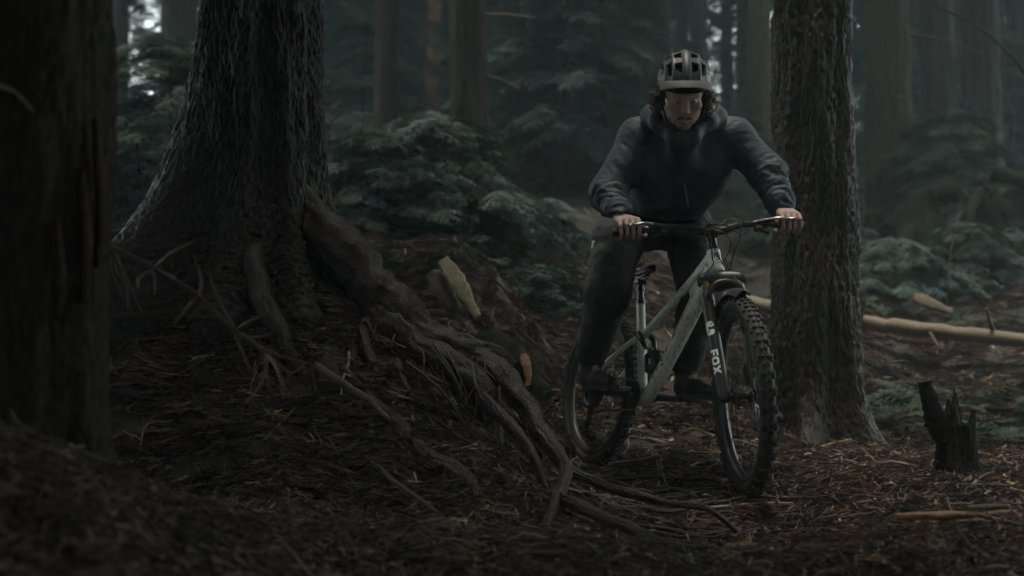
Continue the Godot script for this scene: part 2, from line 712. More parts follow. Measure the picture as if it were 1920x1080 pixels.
func build_near_trees():
	var t := thing("old_tree", Vector3(-1.06, 0.5, -5.0), "huge dark conifer left of the rider, flaring into thick exposed roots on a bank", "tree")
	var lobes := [[3.05, 0.60, 0.62, 0.42], [0.12, 0.24, 0.42, 0.27], [1.72, 0.24, 0.34, 0.38], [2.45, 0.28, 0.34, 0.34], [1.02, 0.20, 0.34, 0.30], [4.2, 0.3, 0.5, 0.4], [5.4, 0.3, 0.5, 0.3]]
	part("trunk", trunk_mesh(-1.06, -5.0, 0.22, 2.2, 13.0, 0.258, lobes, 0.75, 0.020, 21.0, 4.2, 1.02, 520, 0.006), M.bark_left, t)
	var big := [
		[[-0.900, 1.134, -4.900, 0.099], [-0.715, 0.930, -4.829, 0.092], [-0.560, 0.775, -4.770, 0.082], [-0.410, 0.646, -4.715, 0.074], [-0.303, 0.561, -4.655, 0.060], [-0.186, 0.528, -4.606, 0.045], [-0.072, 0.512, -4.607, 0.033], [-0.004, 0.458, -4.609, 0.026]],
		[[-0.20, 0.520, -4.600, 0.036], [-0.113, 0.490, -4.567, 0.040], [-0.020, 0.401, -4.472, 0.044], [0.049, 0.317, -4.375, 0.039], [0.100, 0.232, -4.279, 0.031], [0.167, 0.163, -4.141, 0.024], [0.185, 0.111, -4.023, 0.022], [0.141, 0.045, -3.846, 0.021], [0.102, -0.008, -3.669, 0.015], [0.081, -0.04, -3.610, 0.008]],
		[[-0.62, 0.79, -4.80, 0.03], [-0.53, 0.66, -4.72, 0.055], [-0.373, 0.537, -4.606, 0.058], [-0.224, 0.460, -4.529, 0.053], [-0.110, 0.371, -4.473, 0.044], [-0.059, 0.255, -4.417, 0.026]],
		[[-1.06, 1.12, -4.88, 0.03], [-1.045, 0.93, -4.71, 0.05], [-0.962, 0.723, -4.55, 0.048], [-0.855, 0.542, -4.445, 0.036], [-0.785, 0.405, -4.371, 0.024], [-0.74, 0.30, -4.32, 0.014]],
		[[-0.626, 0.444, -4.360, 0.016], [-0.497, 0.295, -4.266, 0.025], [-0.402, 0.208, -4.170, 0.032], [-0.290, 0.159, -4.052, 0.033], [-0.196, 0.122, -3.973, 0.036], [-0.131, 0.082, -3.905, 0.025], [-0.116, 0.030, -3.827, 0.016]],
		[[-0.225, 0.130, -3.990, 0.026], [-0.123, 0.099, -3.944, 0.017], [-0.055, 0.05, -3.895, 0.009]],
		[[0.150, 0.060, -3.870, 0.017], [0.266, 0.022, -3.727, 0.018], [0.383, -0.012, -3.579, 0.014], [0.482, -0.030, -3.380, 0.011], [0.590, -0.045, -3.230, 0.006]],
		[[0.185, 0.122, -4.050, 0.016], [0.340, 0.068, -4.005, 0.014], [0.491, 0.034, -3.926, 0.012], [0.636, 0.018, -3.847, 0.009], [0.749, 0.007, -3.807, 0.005]],
		[[-0.577, 0.60, -4.55, 0.022], [-0.517, 0.462, -4.429, 0.017], [-0.461, 0.326, -4.374, 0.011]],
		[[-0.436, 0.483, -4.450, 0.018], [-0.371, 0.357, -4.353, 0.014], [-0.300, 0.242, -4.297, 0.009]],
		[[-0.396, 0.483, -4.449, 0.007], [-0.252, 0.378, -4.312, 0.006], [-0.134, 0.284, -4.256, 0.004]],
		[[-0.049, 0.396, -4.373, 0.006], [-0.043, 0.291, -4.316, 0.005], [-0.057, 0.207, -4.259, 0.004]],
		[[-0.106, 0.359, -4.333, 0.019], [0.000, 0.260, -4.218, 0.019], [0.074, 0.165, -4.121, 0.015], [0.126, 0.101, -4.023, 0.009]],
	]
	for i in big.size():
		part("root", bark_root(big[i], i * 3.7), M.root, t)
	for q in [[0.320, -3.411, 0.9, 0.5, 0.007], [0.19, -4.0, 0.75, 0.8, 0.008], [-0.15, -4.1, 1.2, 0.5, 0.006], [-0.42, -4.16, 0.9, 0.7, 0.007], [0.05, -3.9, 0.4, 0.9, 0.006], [0.25, -4.25, 0.3, 0.9, 0.008], [-0.3, -4.4, 1.0, 0.6, 0.006], [-0.12, -4.4, 0.8, 0.5, 0.006], [0.1, -4.3, -0.2, 0.7, 0.009], [0.22, -4.5, 0.1, 0.8, 0.009], [0.0, -3.7, 0.9, 0.6, 0.006], [-0.55, -4.3, 1.1, 0.5, 0.006], [-0.75, -4.4, 1.4, 0.6, 0.007], [0.35, -4.7, 0.0, 0.7, 0.010], [0.45, -4.3, 0.35, 0.7, 0.008], [0.3, -3.75, 0.7, 0.7, 0.007], [0.1, -4.15, 1.3, 0.5, 0.005], [-0.1, -3.85, 0.8, 0.7, 0.005], [0.45, -3.5, 0.6, 0.6, 0.006], [0.6, -3.9, 0.5, 0.7, 0.006], [0.3, -3.3, 1.1, 0.5, 0.005], [0.55, -4.6, -0.1, 0.6, 0.007], [0.25, -5.0, 0.15, 0.8, 0.008], [0.5, -5.2, 0.2, 0.6, 0.007], [0.05, -3.4, 0.5, 0.7, 0.005], [-0.35, -3.7, 0.7, 0.6, 0.005], [0.7, -3.4, 0.9, 0.5, 0.005], [0.15, -4.6, 0.5, 0.6, 0.006]]:
		part("rootlet", root_mesh(wander(q[0], q[1], q[2], q[3] * 1.15, q[4] * 1.5, 0.34, 1.3), 7, 4, 0.2), M.root, t)
	for i in 30:
		var x := rng.randf_range(-0.75, 0.45)
		var z := rng.randf_range(-4.65, -3.7)
		part("rootlet", root_mesh(wander(x, z, rng.randf_range(0.0, 1.5), rng.randf_range(0.25, 0.6), rng.randf_range(0.003, 0.0065), 0.42, 1.6), 6, 4, 0.2), M.root, t)
	# rootlets hanging under the big root
	for i in 22:
		var f := rng.randf()
		var a := Vector3(lerpf(-0.62, -0.05, f), lerpf(0.66, 0.46, f), lerpf(-4.66, -4.5, f)) + Vector3(rng.randf_range(-0.05, 0.05), 0, rng.randf_range(-0.02, 0.06))
		var e := a + Vector3(rng.randf_range(-0.12, 0.2), -rng.randf_range(0.12, 0.26), rng.randf_range(0.03, 0.16))
		var m := a.lerp(e, 0.5) + Vector3(rng.randf_range(-0.04, 0.04), rng.randf_range(-0.02, 0.03), rng.randf_range(0, 0.04))
		part("rootlet", root_mesh([[a.x, a.y, a.z, 0.0035], [m.x, m.y, m.z, 0.003], [e.x, e.y, e.z, 0.0015]], 5, 5, 0.1), M.twig, t)

	var r := thing("straight_tree", Vector3(1.67, 0.0, -6.5), "straight rough-barked conifer right of the rider with a mossy foot", "tree")
	var rl := [[1.95, 0.15, 0.26, 0.17], [0.75, 0.13, 0.34, 0.17], [3.2, 0.08, 0.4, 0.3], [0.05, 0.06, 0.4, 0.3], [4.2, 0.15, 0.5, 0.3], [5.4, 0.15, 0.5, 0.3]]
	part("trunk", trunk_mesh(1.665, -6.5, -0.12, 2.75, 15.0, 0.241, rl, 0.06, 0.022, 22.0, 3.4, 0.0, 440, 0.007), M.bark_right, r)
	for q in [[[1.42, 0.12, -6.4, 0.06], [1.25, 0.08, -6.3, 0.035], [1.08, 0.05, -6.15, 0.018]]]:
		part("root", bark_root(q, 60.0), M.bark_right, r)
	var w := []
	var tint := []
	for i in 2600:
		var a := rng.randf_range(1.25, 2.7)
		var y := absf(rng.randfn(0.0, 0.12)) + 0.02
		var rr: float = 0.241 + 0.15 * exp(-pow((a - 1.95) / 0.26, 2.0)) * exp(-(y - 0.06) / 0.17) + 0.08 * exp(-pow((a - 3.2) / 0.4, 2.0)) * exp(-(y - 0.06) / 0.3)
		if n_soft.get_noise_3d(a * 3.0, y * 9.0, 0) < -0.1:
			continue
		w.append(Transform3D(Basis.from_euler(Vector3(rng.randf() * TAU, rng.randf() * TAU, rng.randf() * TAU)).scaled(Vector3.ONE * rng.randf_range(0.5, 1.1)), Vector3(1.665 + cos(a) * (rr - 0.003), y, -6.5 + sin(a) * (rr - 0.003))))
		tint.append(Color(0.034, 0.046, 0.022) * rng.randf_range(0.6, 1.5))
	scatter("moss", tuft_mesh(), M.litter, w, tint, r)

	# the black trunk at the left edge, close to the camera
	var k := thing("snag_tree", Vector3(-1.13, 0.3, -2.75), "blurred black trunk with torn bark close to the camera at the left edge", "tree")
	part("trunk", trunk_mesh(-1.165, -2.75, 0.1, 1.3, 5.0, 0.225, [[0.3, 0.04, 0.5, 0.25], [2.0, 0.06, 0.6, 0.25], [3.5, 0.1, 0.7, 0.3]], 0.35, 0.014, 19.0, 4.5, 0.2, 220, 0.012), M.bark_black, k)
	for q in [[0.30, 0.90, 0.34], [0.48, 0.80, 0.30], [0.75, 0.72, 0.22]]:
		var b := MB.new()
		var rings := []
		for i in 9:
			var f := i / 8.0
			var y: float = q[1] - q[2] * 0.5 + q[2] * f
			var wd := 0.011 * (0.3 + sin(PI * f)) * (1.0 + 0.4 * n_mid.get_noise_1d(y * 30.0))
			var rr: float = 0.232 + 0.012 * sin(f * 4.0)
			var mid := Vector3(-1.165 + cos(q[0]) * rr, y, -2.75 + sin(q[0]) * rr)
			var side := Vector3(-sin(q[0]), 0, cos(q[0]))
			var o := Vector3(cos(q[0]), 0, sin(q[0])) * 0.007
			rings.append([mid - side * wd - o, mid + side * wd - o, mid + side * wd * 0.8 + o, mid - side * wd * 0.8 + o])
		b.skin(rings)
		part("torn_bark", b.mesh(), M.bark_red_dark, k)
	for q in [[[-1.12, 1.24, -2.52, 0.008], [-1.19, 1.215, -2.40, 0.007], [-1.28, 1.20, -2.3, 0.005]], [[-1.13, 1.12, -2.53, 0.006], [-1.05, 1.09, -2.46, 0.005], [-0.99, 1.04, -2.43, 0.003]], [[-1.17, 0.90, -2.51, 0.012], [-1.13, 0.885, -2.40, 0.011], [-1.10, 0.87, -2.33, 0.007]], [[-1.18, 1.10, -2.52, 0.007], [-1.17, 1.03, -2.44, 0.006], [-1.13, 0.96, -2.42, 0.004]]]:
		part("dead_twig", root_mesh(q, 7, 5, 0.1), M.twig, k)


func tuft_mesh() -> ArrayMesh:
	var b := MB.new()
	var g := RandomNumberGenerator.new()
	g.seed = 77
	for i in 9:
		var d := Vector3(g.randfn(), g.randfn(), g.randfn()).normalized()
		var s := d.cross(Vector3(0.3, 0.9, 0.2)).normalized() * 0.0022
		b.flat_tri(-s, s, d * g.randf_range(0.008, 0.017), d.cross(s))
	return b.mesh()


# ==================================================================== trees behind the rider
func far_tree(px: float, d: float, width: float, m: Material, label: String, lean := 0.0, stubs := 5, base_swell := 0.35):
	var x := px * d
	var z := -d
	var y := ground(x, z)
	var r := width * 0.5
	var t := thing("conifer_tree", Vector3(x, y, z), label, "tree", "tree trunks standing behind the rider")
	var lobes := []
	for i in 5:
		lobes.append([TAU * i / 5.0 + rng.randf_range(-0.4, 0.4), r * base_swell * rng.randf_range(0.6, 1.4), 0.5, 0.35])
	part("trunk", trunk_mesh(x, z, y - 0.3, y + 7.0, y + 19.0, r, lobes, y, 0.018, 10.0, 2.0, -50.0, 84, 0.045, Vector2(lean, 0)), m, t)
	for i in stubs:
		var h := y + rng.randf_range(1.0, 5.0)
		var a := rng.randf() * TAU
		var c := Vector3(x + lean * (h - y), h, z)
		var o := Vector3(cos(a), rng.randf_range(-0.5, 0.1), sin(a))
		var l := rng.randf_range(0.2, 0.9)
		part("branch", root_mesh([[c.x + o.x * r * 0.8, c.y, c.z + o.z * r * 0.8, 0.016], [c.x + o.x * (r + l * 0.5), c.y + o.y * l * 0.4, c.z + o.z * (r + l * 0.5), 0.011], [c.x + o.x * (r + l), c.y + o.y * l, c.z + o.z * (r + l), 0.005]], 6, 4, 0.1), M.twig, t)


func build_far_trees():
	var b: Material = M.bark_far
	far_tree(-0.0369, 10.6, 0.355, b, "broad dark trunk standing straight just left of the rider", 0.0, 6)
	far_tree(-0.1080, 12.2, 0.26, b, "slimmer dark trunk left of the broad one, with twigs on its sides", 0.012, 8)
	far_tree(-0.0675, 24.0, 0.30, M.bark_red, "thin orange-brown trunk seen between two dark trunks", 0.01, 2)
	far_tree(-0.0545, 31.0, 0.22, M.bark_pale, "pale sliver of a trunk against the left edge of the broad dark trunk", 0.0, 2)
	far_tree(-0.1350, 27.0, 0.55, b, "dim wide trunk close to the right edge of the huge old tree", 0.0, 3)
	far_tree(-0.2840, 20.0, 0.62, b, "dim wide trunk close to the left edge of the huge old tree", 0.0, 3)
	far_tree(-0.3340, 25.0, 0.40, b, "dim trunk half hidden behind the black trunk at the left edge", 0.0, 3)
	far_tree(0.0120, 26.0, 0.30, b, "thin trunk rising out of the tall hemlock sapling, its left one", 0.0, 3)
	far_tree(0.0430, 31.0, 0.42, b, "faint trunk above the middle of the tall hemlock sapling", 0.0, 2)
	far_tree(0.0780, 28.0, 0.40, b, "faint trunk above the right boughs of the tall hemlock sapling", 0.0, 3)
	far_tree(0.1030, 23.0, 0.34, b, "dark trunk just left of the rider's helmet", 0.0, 3)
	far_tree(0.1262, 21.0, 0.44, M.bark_far, "dark trunk directly behind the rider's helmet", 0.0, 3)
	far_tree(0.1590, 25.0, 0.42, b, "dark trunk just right of the rider's helmet", 0.0, 2)
	far_tree(0.1830, 33.0, 0.40, M.bark_pale, "faint far trunk beside bright gaps right of the helmet", 0.0, 2)
	far_tree(0.2110, 18.5, 0.40, M.bark_far_brown, "greyish brown trunk just left of the straight rough-barked tree", 0.0, 2)
	far_tree(0.3200, 13.5, 0.54, M.bark_pale, "thick trunk with pale lichen patches right of the straight rough-barked tree", 0.0, 5)
	far_tree(0.3620, 18.0, 0.56, b, "dim trunk right of the lichen-covered one", 0.0, 3)
	far_tree(0.3990, 16.5, 0.54, b, "dark trunk second from the right edge, behind the mossy stump", 0.0, 4)
	far_tree(0.4330, 21.0, 0.50, b, "dim trunk cut by the right edge of the picture", 0.0, 3)
	far_tree(0.0260, 38.0, 0.5, b, "very faint trunk between the boughs at top centre", 0.0, 1)
	far_tree(0.0905, 37.0, 0.45, b, "very faint thin trunk a little left of the helmet", 0.0, 1)
	far_tree(0.1440, 38.0, 0.5, b, "very faint trunk seen over the rider's shoulder", 0.0, 1)
	far_tree(0.1985, 30.0, 0.5, b, "faint trunk between the helmet and the greyish brown trunk", 0.0, 1)
	far_tree(-0.0880, 35.0, 0.55, b, "very faint trunk behind the slimmer dark trunk", 0.0, 1)
	far_tree(-0.1180, 40.0, 0.5, b, "very faint trunk left of the slimmer dark trunk", 0.0, 1)
	far_tree(0.3420, 27.0, 0.55, b, "faint trunk between the lichen-covered trunk and the dim one", 0.0, 1)
	far_tree(0.3800, 29.0, 0.5, b, "faint trunk in the gap behind the right-hand shrub", 0.0, 1)


# ==================================================================== foliage
# a flat hemlock spray along +x, one metre long, its needles lying in two rows on every twig
func spray_mesh(sd: int, twigs: int, needles: int) -> ArrayMesh:
	var g := RandomNumberGenerator.new()
	g.seed = sd
	var b := MB.new()
	var stem := func(t: float) -> Vector3: return Vector3(t, 0.03 * sin(t * 9.0) - 0.16 * t * t, 0.03 * sin(t * 5.0 + sd))
	for i in 8:
		var p: Vector3 = stem.call(i / 8.0)
		var q: Vector3 = stem.call((i + 1) / 8.0)
		var w := 0.007 * (1.0 - i / 9.0)
		b.flat(p - Vector3(0, 0, w), p + Vector3(0, 0, w), q + Vector3(0, 0, w * 0.8), q - Vector3(0, 0, w * 0.8), Vector3.UP)
	for i in twigs:
		var t := 0.06 + 0.94 * i / twigs
		var side := -1.0 if i % 2 == 0 else 1.0
		var l := 0.46 * pow(1.0 - t, 0.7) * g.randf_range(0.6, 1.1) + 0.05
		var o: Vector3 = stem.call(t)
		var an := g.randf_range(0.75, 1.15)
		var dir := Vector3(cos(an), g.randf_range(-0.12, 0.12), side * sin(an)).normalized()
		var droop := g.randf_range(0.1, 0.5)
		for k in needles:
			var f := (k + 0.4) / needles
			var c := o + dir * l * f - Vector3(0, droop * l * f * f, 0)
			for s in [-1.0, 1.0]:
				if g.randf() < 0.13:
					continue
				var na := g.randf_range(0.7, 1.2)
				var nd: Vector3 = (dir * cos(na) + dir.cross(Vector3.UP).normalized() * s * sin(na) + Vector3(0, g.randf_range(-0.25, 0.2), 0)).normalized()
				var ln := l / needles * g.randf_range(1.3, 2.1) + 0.012
				var wd := dir * (l / needles * 0.42 + 0.002)
				b.flat_tri(c - wd, c + wd, c + nd * ln, Vector3.UP)
	return b.mesh()


func basis_along(dir: Vector3, roll := 0.0) -> Basis:
	var xx := dir.normalized()
	var zz := xx.cross(Vector3.UP)
	zz = zz.normalized() if zz.length() > 0.01 else Vector3.FORWARD
	var yy := zz.cross(xx).normalized()
	return Basis(xx, yy, zz).rotated(xx, roll)


func tone(base: Color, lo := 0.65, hi := 1.4) -> Color:
	var k := rng.randf_range(lo, hi)
	return Color(base.r * k * rng.randf_range(0.85, 1.15), base.g * k, base.b * k * rng.randf_range(0.88, 1.12))


var green := Color(0.066, 0.087, 0.080)


func sapling(x: float, d: float, height: float, reach: float, whorls: int, label: String, first := 0.12, dense := 1.0, category := "tree"):
	var z := -d
	var y := ground(x, z)
	var t := thing("hemlock_sapling", Vector3(x, y, z), label, category, "hemlock saplings growing behind the rider")
	var lean := Vector3(rng.randf_range(-0.06, 0.06), 0, rng.randf_range(-0.06, 0.06))
	var pts := []
	for i in 6:
		var f := i / 5.0
		var q := Vector3(x, y - 0.05 + height * f, z) + lean * height * f
		pts.append([q.x, q.y, q.z, 0.006 + 0.012 * height * (1.0 - f)])
	part("trunk", root_mesh(pts, 7, 4, 0.15), M.bark_far, t)
	var w := []
	var tint := []
	for i in whorls:
		var f := first + (1.0 - first) * i / whorls
		var l0 := reach * pow(1.0 - f * 0.92, 0.75) * (1.0 if f > 0.2 else 0.85)
		var n := maxi(3, int(6.0 * dense * rng.randf_range(0.7, 1.2)))
		var a0 := rng.randf() * TAU
		for k in n:
			var a := a0 + TAU * k / n + rng.randf_range(-0.35, 0.35)
			var l := l0 * rng.randf_range(0.55, 1.15)
			var o := Vector3(0, height * (f + rng.randf_range(-0.03, 0.03)), 0) + lean * height * f
			var dir := Vector3(cos(a), rng.randf_range(-0.05, 0.22), sin(a))
			var steps := maxi(2, int(l / 0.22))
			var shade := rng.randf_range(0.75, 1.25)
			for s in steps:
				var u := (s + 0.6) / steps
				var p := o + dir * l * u - Vector3(0, 0.38 * l * u * u, 0)
				var sz := minf(0.30 + 0.16 * l, 0.25 + 0.45 * height) * rng.randf_range(0.75, 1.3)
				for side in [-1.0, 0.0, 1.0]:
					if side == 0.0 and s < steps - 1 and rng.randf() < 0.5:
						continue
					var aa: float = a + side * rng.randf_range(0.5, 1.0)
					var dd := Vector3(cos(aa), -0.12 - 0.34 * u + rng.randf_range(-0.12, 0.12), sin(aa))
					w.append(Transform3D(basis_along(dd, rng.randf_range(-0.35, 0.35)).scaled(Vector3.ONE * sz), p))
					var c := tone(green)
					tint.append(Color(c.r * shade, c.g * shade, c.b * shade))
	scatter("crown", spray_mid[whorls % 3], M.foliage, w, tint, t)


var spray_mid := []
var spray_far := []


func build_undergrowth():
	for i in 3:
		spray_mid.append(spray_mesh(500 + i, 22, 9))
		spray_far.append(spray_mesh(600 + i, 14, 5))
	sapling(-0.50, 8.7, 0.95, 0.95, 8, "low spreading hemlock forming a rounded mound of boughs beside the old tree", 0.15, 1.4, "shrub")
	sapling(-0.95, 8.3, 0.75, 0.6, 6, "small hemlock bush tucked against the right side of the old tree", 0.1, 1.2, "shrub")
	sapling(0.22, 9.8, 0.5, 0.45, 4, "little hemlock bush right of the rounded mound of boughs", 0.1, 1.1, "shrub")
	sapling(0.52, 12.4, 3.9, 1.15, 15, "tall hemlock sapling with layered feathery boughs left of the rider", 0.05, 1.1)
	sapling(1.05, 13.2, 3.3, 1.3, 12, "hemlock sapling whose boughs reach to the rider's right shoulder", 0.05, 1.0)
	sapling(-1.75, 13.6, 1.7, 1.0, 9, "feathery hemlock sapling between the old tree and the slimmer dark trunk", 0.08, 1.1)
	sapling(-0.80, 11.4, 0.8, 0.6, 5, "low hemlock at the foot of the slimmer dark trunk", 0.08, 1.0)
	sapling(-2.75, 9.6, 1.5, 0.95, 9, "hemlock bush seen between the black trunk and the old tree", 0.05, 1.1, "shrub")
	sapling(-2.30, 7.4, 0.8, 0.6, 6, "small hemlock touching the left flank of the old tree", 0.05, 1.0, "shrub")
	sapling(-3.9, 13.0, 0.55, 0.8, 4, "dim hemlock sapling below the bright gap at upper left", 0.05, 1.0)
	sapling(4.85, 13.2, 1.6, 1.05, 9, "bluish hemlock bush above the mossy stump at right", 0.25, 1.1, "shrub")
	sapling(5.75, 15.0, 1.5, 1.0, 8, "hemlock bush at the far right behind the mossy stump", 0.2, 1.0, "shrub")
	sapling(2.95, 16.0, 1.6, 1.1, 9, "dim hemlock sapling behind the rider's left arm", 0.05, 1.0)
	sapling(3.3, 10.2, 0.55, 0.55, 5, "low green hemlock seedling above the fallen pale log", 0.1, 1.0, "shrub")
	sapling(4.1, 10.6, 0.7, 0.7, 5, "low dark hemlock bush in front of the mossy stump", 0.1, 1.0, "shrub")
	sapling(3.0, 12.2, 0.9, 0.8, 6, "low dark hemlock bush at the foot of the lichen-covered trunk", 0.1, 1.0, "shrub")
	sapling(5.6, 12.4, 0.9, 0.9, 6, "low dark hemlock bush beside the upturned root mass at the right edge", 0.1, 1.0, "shrub")
	sapling(0.16, 8.2, 0.32, 0.3, 4, "low seedling above the splintered stump", 0.1, 1.0, "shrub")
	var rows := [[-5.0, 16.0, 0.5, 0.8], [-3.0, 18.0, 2.6, 1.4], [-1.9, 19.5, 2.8, 1.4], [0.4, 19.0, 3.2, 1.6], [1.7, 18.0, 2.8, 1.5], [3.3, 21.0, 1.6, 1.3], [6.2, 19.5, 2.6, 1.4], [7.6, 18.0, 2.6, 1.4], [-0.6, 23.0, 3.4, 1.7], [2.6, 25.0, 3.6, 1.8], [5.2, 25.0, 2.0, 1.5], [-4.2, 24.0, 3.4, 1.7], [-9.2, 23.0, 3.4, 1.7], [8.6, 24.0, 3.4, 1.7]]
	var at := ["behind the black trunk", "left of the old tree's flank", "behind the old tree", "behind the tall hemlock sapling", "behind the rider's right arm", "behind the rider's head", "behind the lichen-covered trunk", "at the right edge, far up the slope", "far up the slope left of the broad dark trunk", "far up the slope between helmet and straight tree", "far up the slope right of the straight tree", "far up the slope left of the old tree", "farthest left up the slope", "farthest right up the slope"]
	for i in rows.size():
		sapling(rows[i][0], rows[i][1], rows[i][2], rows[i][3], 9, "blurred far hemlock sapling " + at[i], 0.05, 0.9)
	# low green cover over the slope: nobody could count it
	var w := []
	var tint := []
	for i in 5200:
		var d := 6.2 + 20.0 * pow(rng.randf(), 1.5)
		var x := rng.randf_range(-0.47, 0.47) * (d + 1.0)
		if n_soft.get_noise_2d(x * 0.6 + 3.0, d * 0.6) + 0.03 * (d - 8.0) < (0.10 if x < 1.4 else -0.08):
			continue
		if absf(x - 0.75) < 0.55 and d < 7.5:
			continue
		var a := rng.randf() * TAU
		var dir := Vector3(cos(a), rng.randf_range(-0.1, 0.55), sin(a))
		w.append(Transform3D(basis_along(dir, rng.randf_range(-0.5, 0.5)).scaled(Vector3.ONE * rng.randf_range(0.12, 0.30)), Vector3(x, ground(x, -d) + rng.randf_range(0.0, 0.07), -d)))
		tint.append(tone(Color(0.040, 0.056, 0.043)))
	var o := scatter("ground_cover", spray_mid[0], M.foliage, w, tint, self)
	tag(o, "low green sprays covering the forest floor up the slope", "ground cover")


# the wood beyond, the roof of boughs overhead and the wood round the clearing, plus unseen boughs added for shade
func build_woodland():
	var w := []
	var tint := []
	for i in 230:
		var d := rng.randf_range(27.0, 60.0)
		var b := rng.randf_range(-0.62, 0.62)
		# thin places where the wood opens
		var thin := absf(b + 0.315) < 0.085 or absf(b - 0.185) < 0.065
		var x := b * d
		var y0 := ground(x, -d)
		var h := rng.randf_range(13.0, 22.0)
		var reach := rng.randf_range(1.8, 3.2)
		for k in ((190 if b < 0.0 else 190) if thin else 190):
			var f := pow(rng.randf(), 0.9)
			var a := rng.randf() * TAU
			var r := reach * (1.05 - f) * sqrt(rng.randf()) + 0.2
			var dir := Vector3(cos(a), rng.randf_range(-0.5, -0.05), sin(a))
			w.append(Transform3D(basis_along(dir, rng.randf_range(-0.3, 0.3)).scaled(Vector3.ONE * rng.randf_range(0.9, 1.7) * (0.6 if thin else 1.0)), Vector3(x + cos(a) * r, y0 + h * f, -d + sin(a) * r)))
			tint.append(tone(Color(0.040, 0.058, 0.050)))
	var o := scatter("distant_wood", spray_far[0], M.foliage, w, tint, self)
	tag(o, "dim mass of far conifers closing the view up the slope", "wood")
	w = []
	tint = []
	for i in 9500:
		var x := rng.randf_range(-20.0, 20.0)
		var z := rng.randf_range(-42.0, 18.0)
		var y := rng.randf_range(10.0, 19.0) + maxf(0.0, (-z - 6.0) * 0.22)
		if z < -7.5 and rng.randf() < (0.78 if z > -13.0 else 0.0):  # thinned here so more light reaches the saplings
			continue
		if pow((x - 1.1) / 2.8, 2.0) + pow((z + 5.5) / 3.9, 2.0) < 1.0:  # opening shaped to let light down on the rider
			continue
		var a := rng.randf() * TAU
		w.append(Transform3D(basis_along(Vector3(cos(a), rng.randf_range(-0.3, 0.05), sin(a)), rng.randf_range(-0.4, 0.4)).scaled(Vector3.ONE * rng.randf_range(1.3, 2.6)), Vector3(x, y, z)))
		tint.append(tone(Color(0.040, 0.058, 0.048)))
	for i in 4200:
		var a := rng.randf_range(-0.35, PI + 0.35)
		var r := rng.randf_range(7.0, 13.0)
		var x := cos(a) * r * 1.1
		var z := sin(a) * r - 1.0
		if absf(x) < -z * 0.5 + 1.0 and z < 0.0:
			continue
		var aa := rng.randf() * TAU
		w.append(Transform3D(basis_along(Vector3(cos(aa), rng.randf_range(-0.4, 0.1), sin(aa)), rng.randf_range(-0.4, 0.4)).scaled(Vector3.ONE * rng.randf_range(1.2, 2.2)), Vector3(x, ground(x, z) + 12.0 * rng.randf(), z)))
		tint.append(tone(Color(0.040, 0.058, 0.048)))
	for i in 6500:  # extra boughs overhead, added to darken the far slope
		var x := rng.randf_range(-34.0, 34.0)
		var z := rng.randf_range(-70.0, -12.0)
		var aa := rng.randf() * TAU
		w.append(Transform3D(basis_along(Vector3(cos(aa), rng.randf_range(-0.3, 0.05), sin(aa)), rng.randf_range(-0.4, 0.4)).scaled(Vector3.ONE * rng.randf_range(1.8, 3.0)), Vector3(x, rng.randf_range(11.5, 20.0) + maxf(0.0, (-z - 6.0) * 0.24), z)))
		tint.append(tone(Color(0.040, 0.058, 0.048)))
	for i in 650:  # unseen low boughs added to shade the near left ground and trunk
		var x := rng.randf_range(-4.0, -1.4)
		var z := rng.randf_range(-3.9, 1.0)
		var aa := rng.randf() * TAU
		w.append(Transform3D(basis_along(Vector3(cos(aa), rng.randf_range(-0.3, 0.1), sin(aa)), rng.randf_range(-0.4, 0.4)).scaled(Vector3.ONE * rng.randf_range(0.9, 1.5)), Vector3(x, rng.randf_range(2.7, 6.5), z)))
		tint.append(tone(Color(0.040, 0.058, 0.048)))
	for i in 40:  # a few more, added to keep light off the left trunk
		var aa := rng.randf() * TAU
		w.append(Transform3D(basis_along(Vector3(cos(aa), rng.randf_range(-0.3, 0.1), sin(aa)), rng.randf_range(-0.4, 0.4)).scaled(Vector3.ONE * rng.randf_range(0.8, 1.3)), Vector3(rng.randf_range(-0.7, 0.7), rng.randf_range(2.3, 6.0), rng.randf_range(-3.0, -1.2))))
		tint.append(tone(Color(0.040, 0.058, 0.048)))
	for i in 220:  # boughs added above the camera to cut light from the front
		var aa := rng.randf() * TAU
		w.append(Transform3D(basis_along(Vector3(cos(aa), rng.randf_range(-0.3, 0.1), sin(aa)), rng.randf_range(-0.4, 0.4)).scaled(Vector3.ONE * rng.randf_range(0.9, 1.5)), Vector3(rng.randf_range(-0.8, 3.8), rng.randf_range(2.6, 6.5), rng.randf_range(-0.2, 3.5))))
		tint.append(tone(Color(0.040, 0.058, 0.048)))
	for i in 1500:  # boughs added on the left to stop side light
		var x := rng.randf_range(-6.5, -2.2)
		var z := rng.randf_range(-8.0, 1.0)
		var y := rng.randf_range(3.6, 11.0)
		if x > -2.6 - 0.16 * (y - 3.6) and z < -3.5:
			continue
		var aa := rng.randf() * TAU
		w.append(Transform3D(basis_along(Vector3(cos(aa), rng.randf_range(-0.4, 0.1), sin(aa)), rng.randf_range(-0.4, 0.4)).scaled(Vector3.ONE * rng.randf_range(1.0, 1.8)), Vector3(x, y, z)))
		tint.append(tone(Color(0.040, 0.058, 0.048)))
	var c := scatter("unseen_shade_boughs", spray_far[1], M.foliage, w, tint, self)
	tag(c, "unseen roof and walls of conifer boughs, partly added to shade the clearing", "canopy")


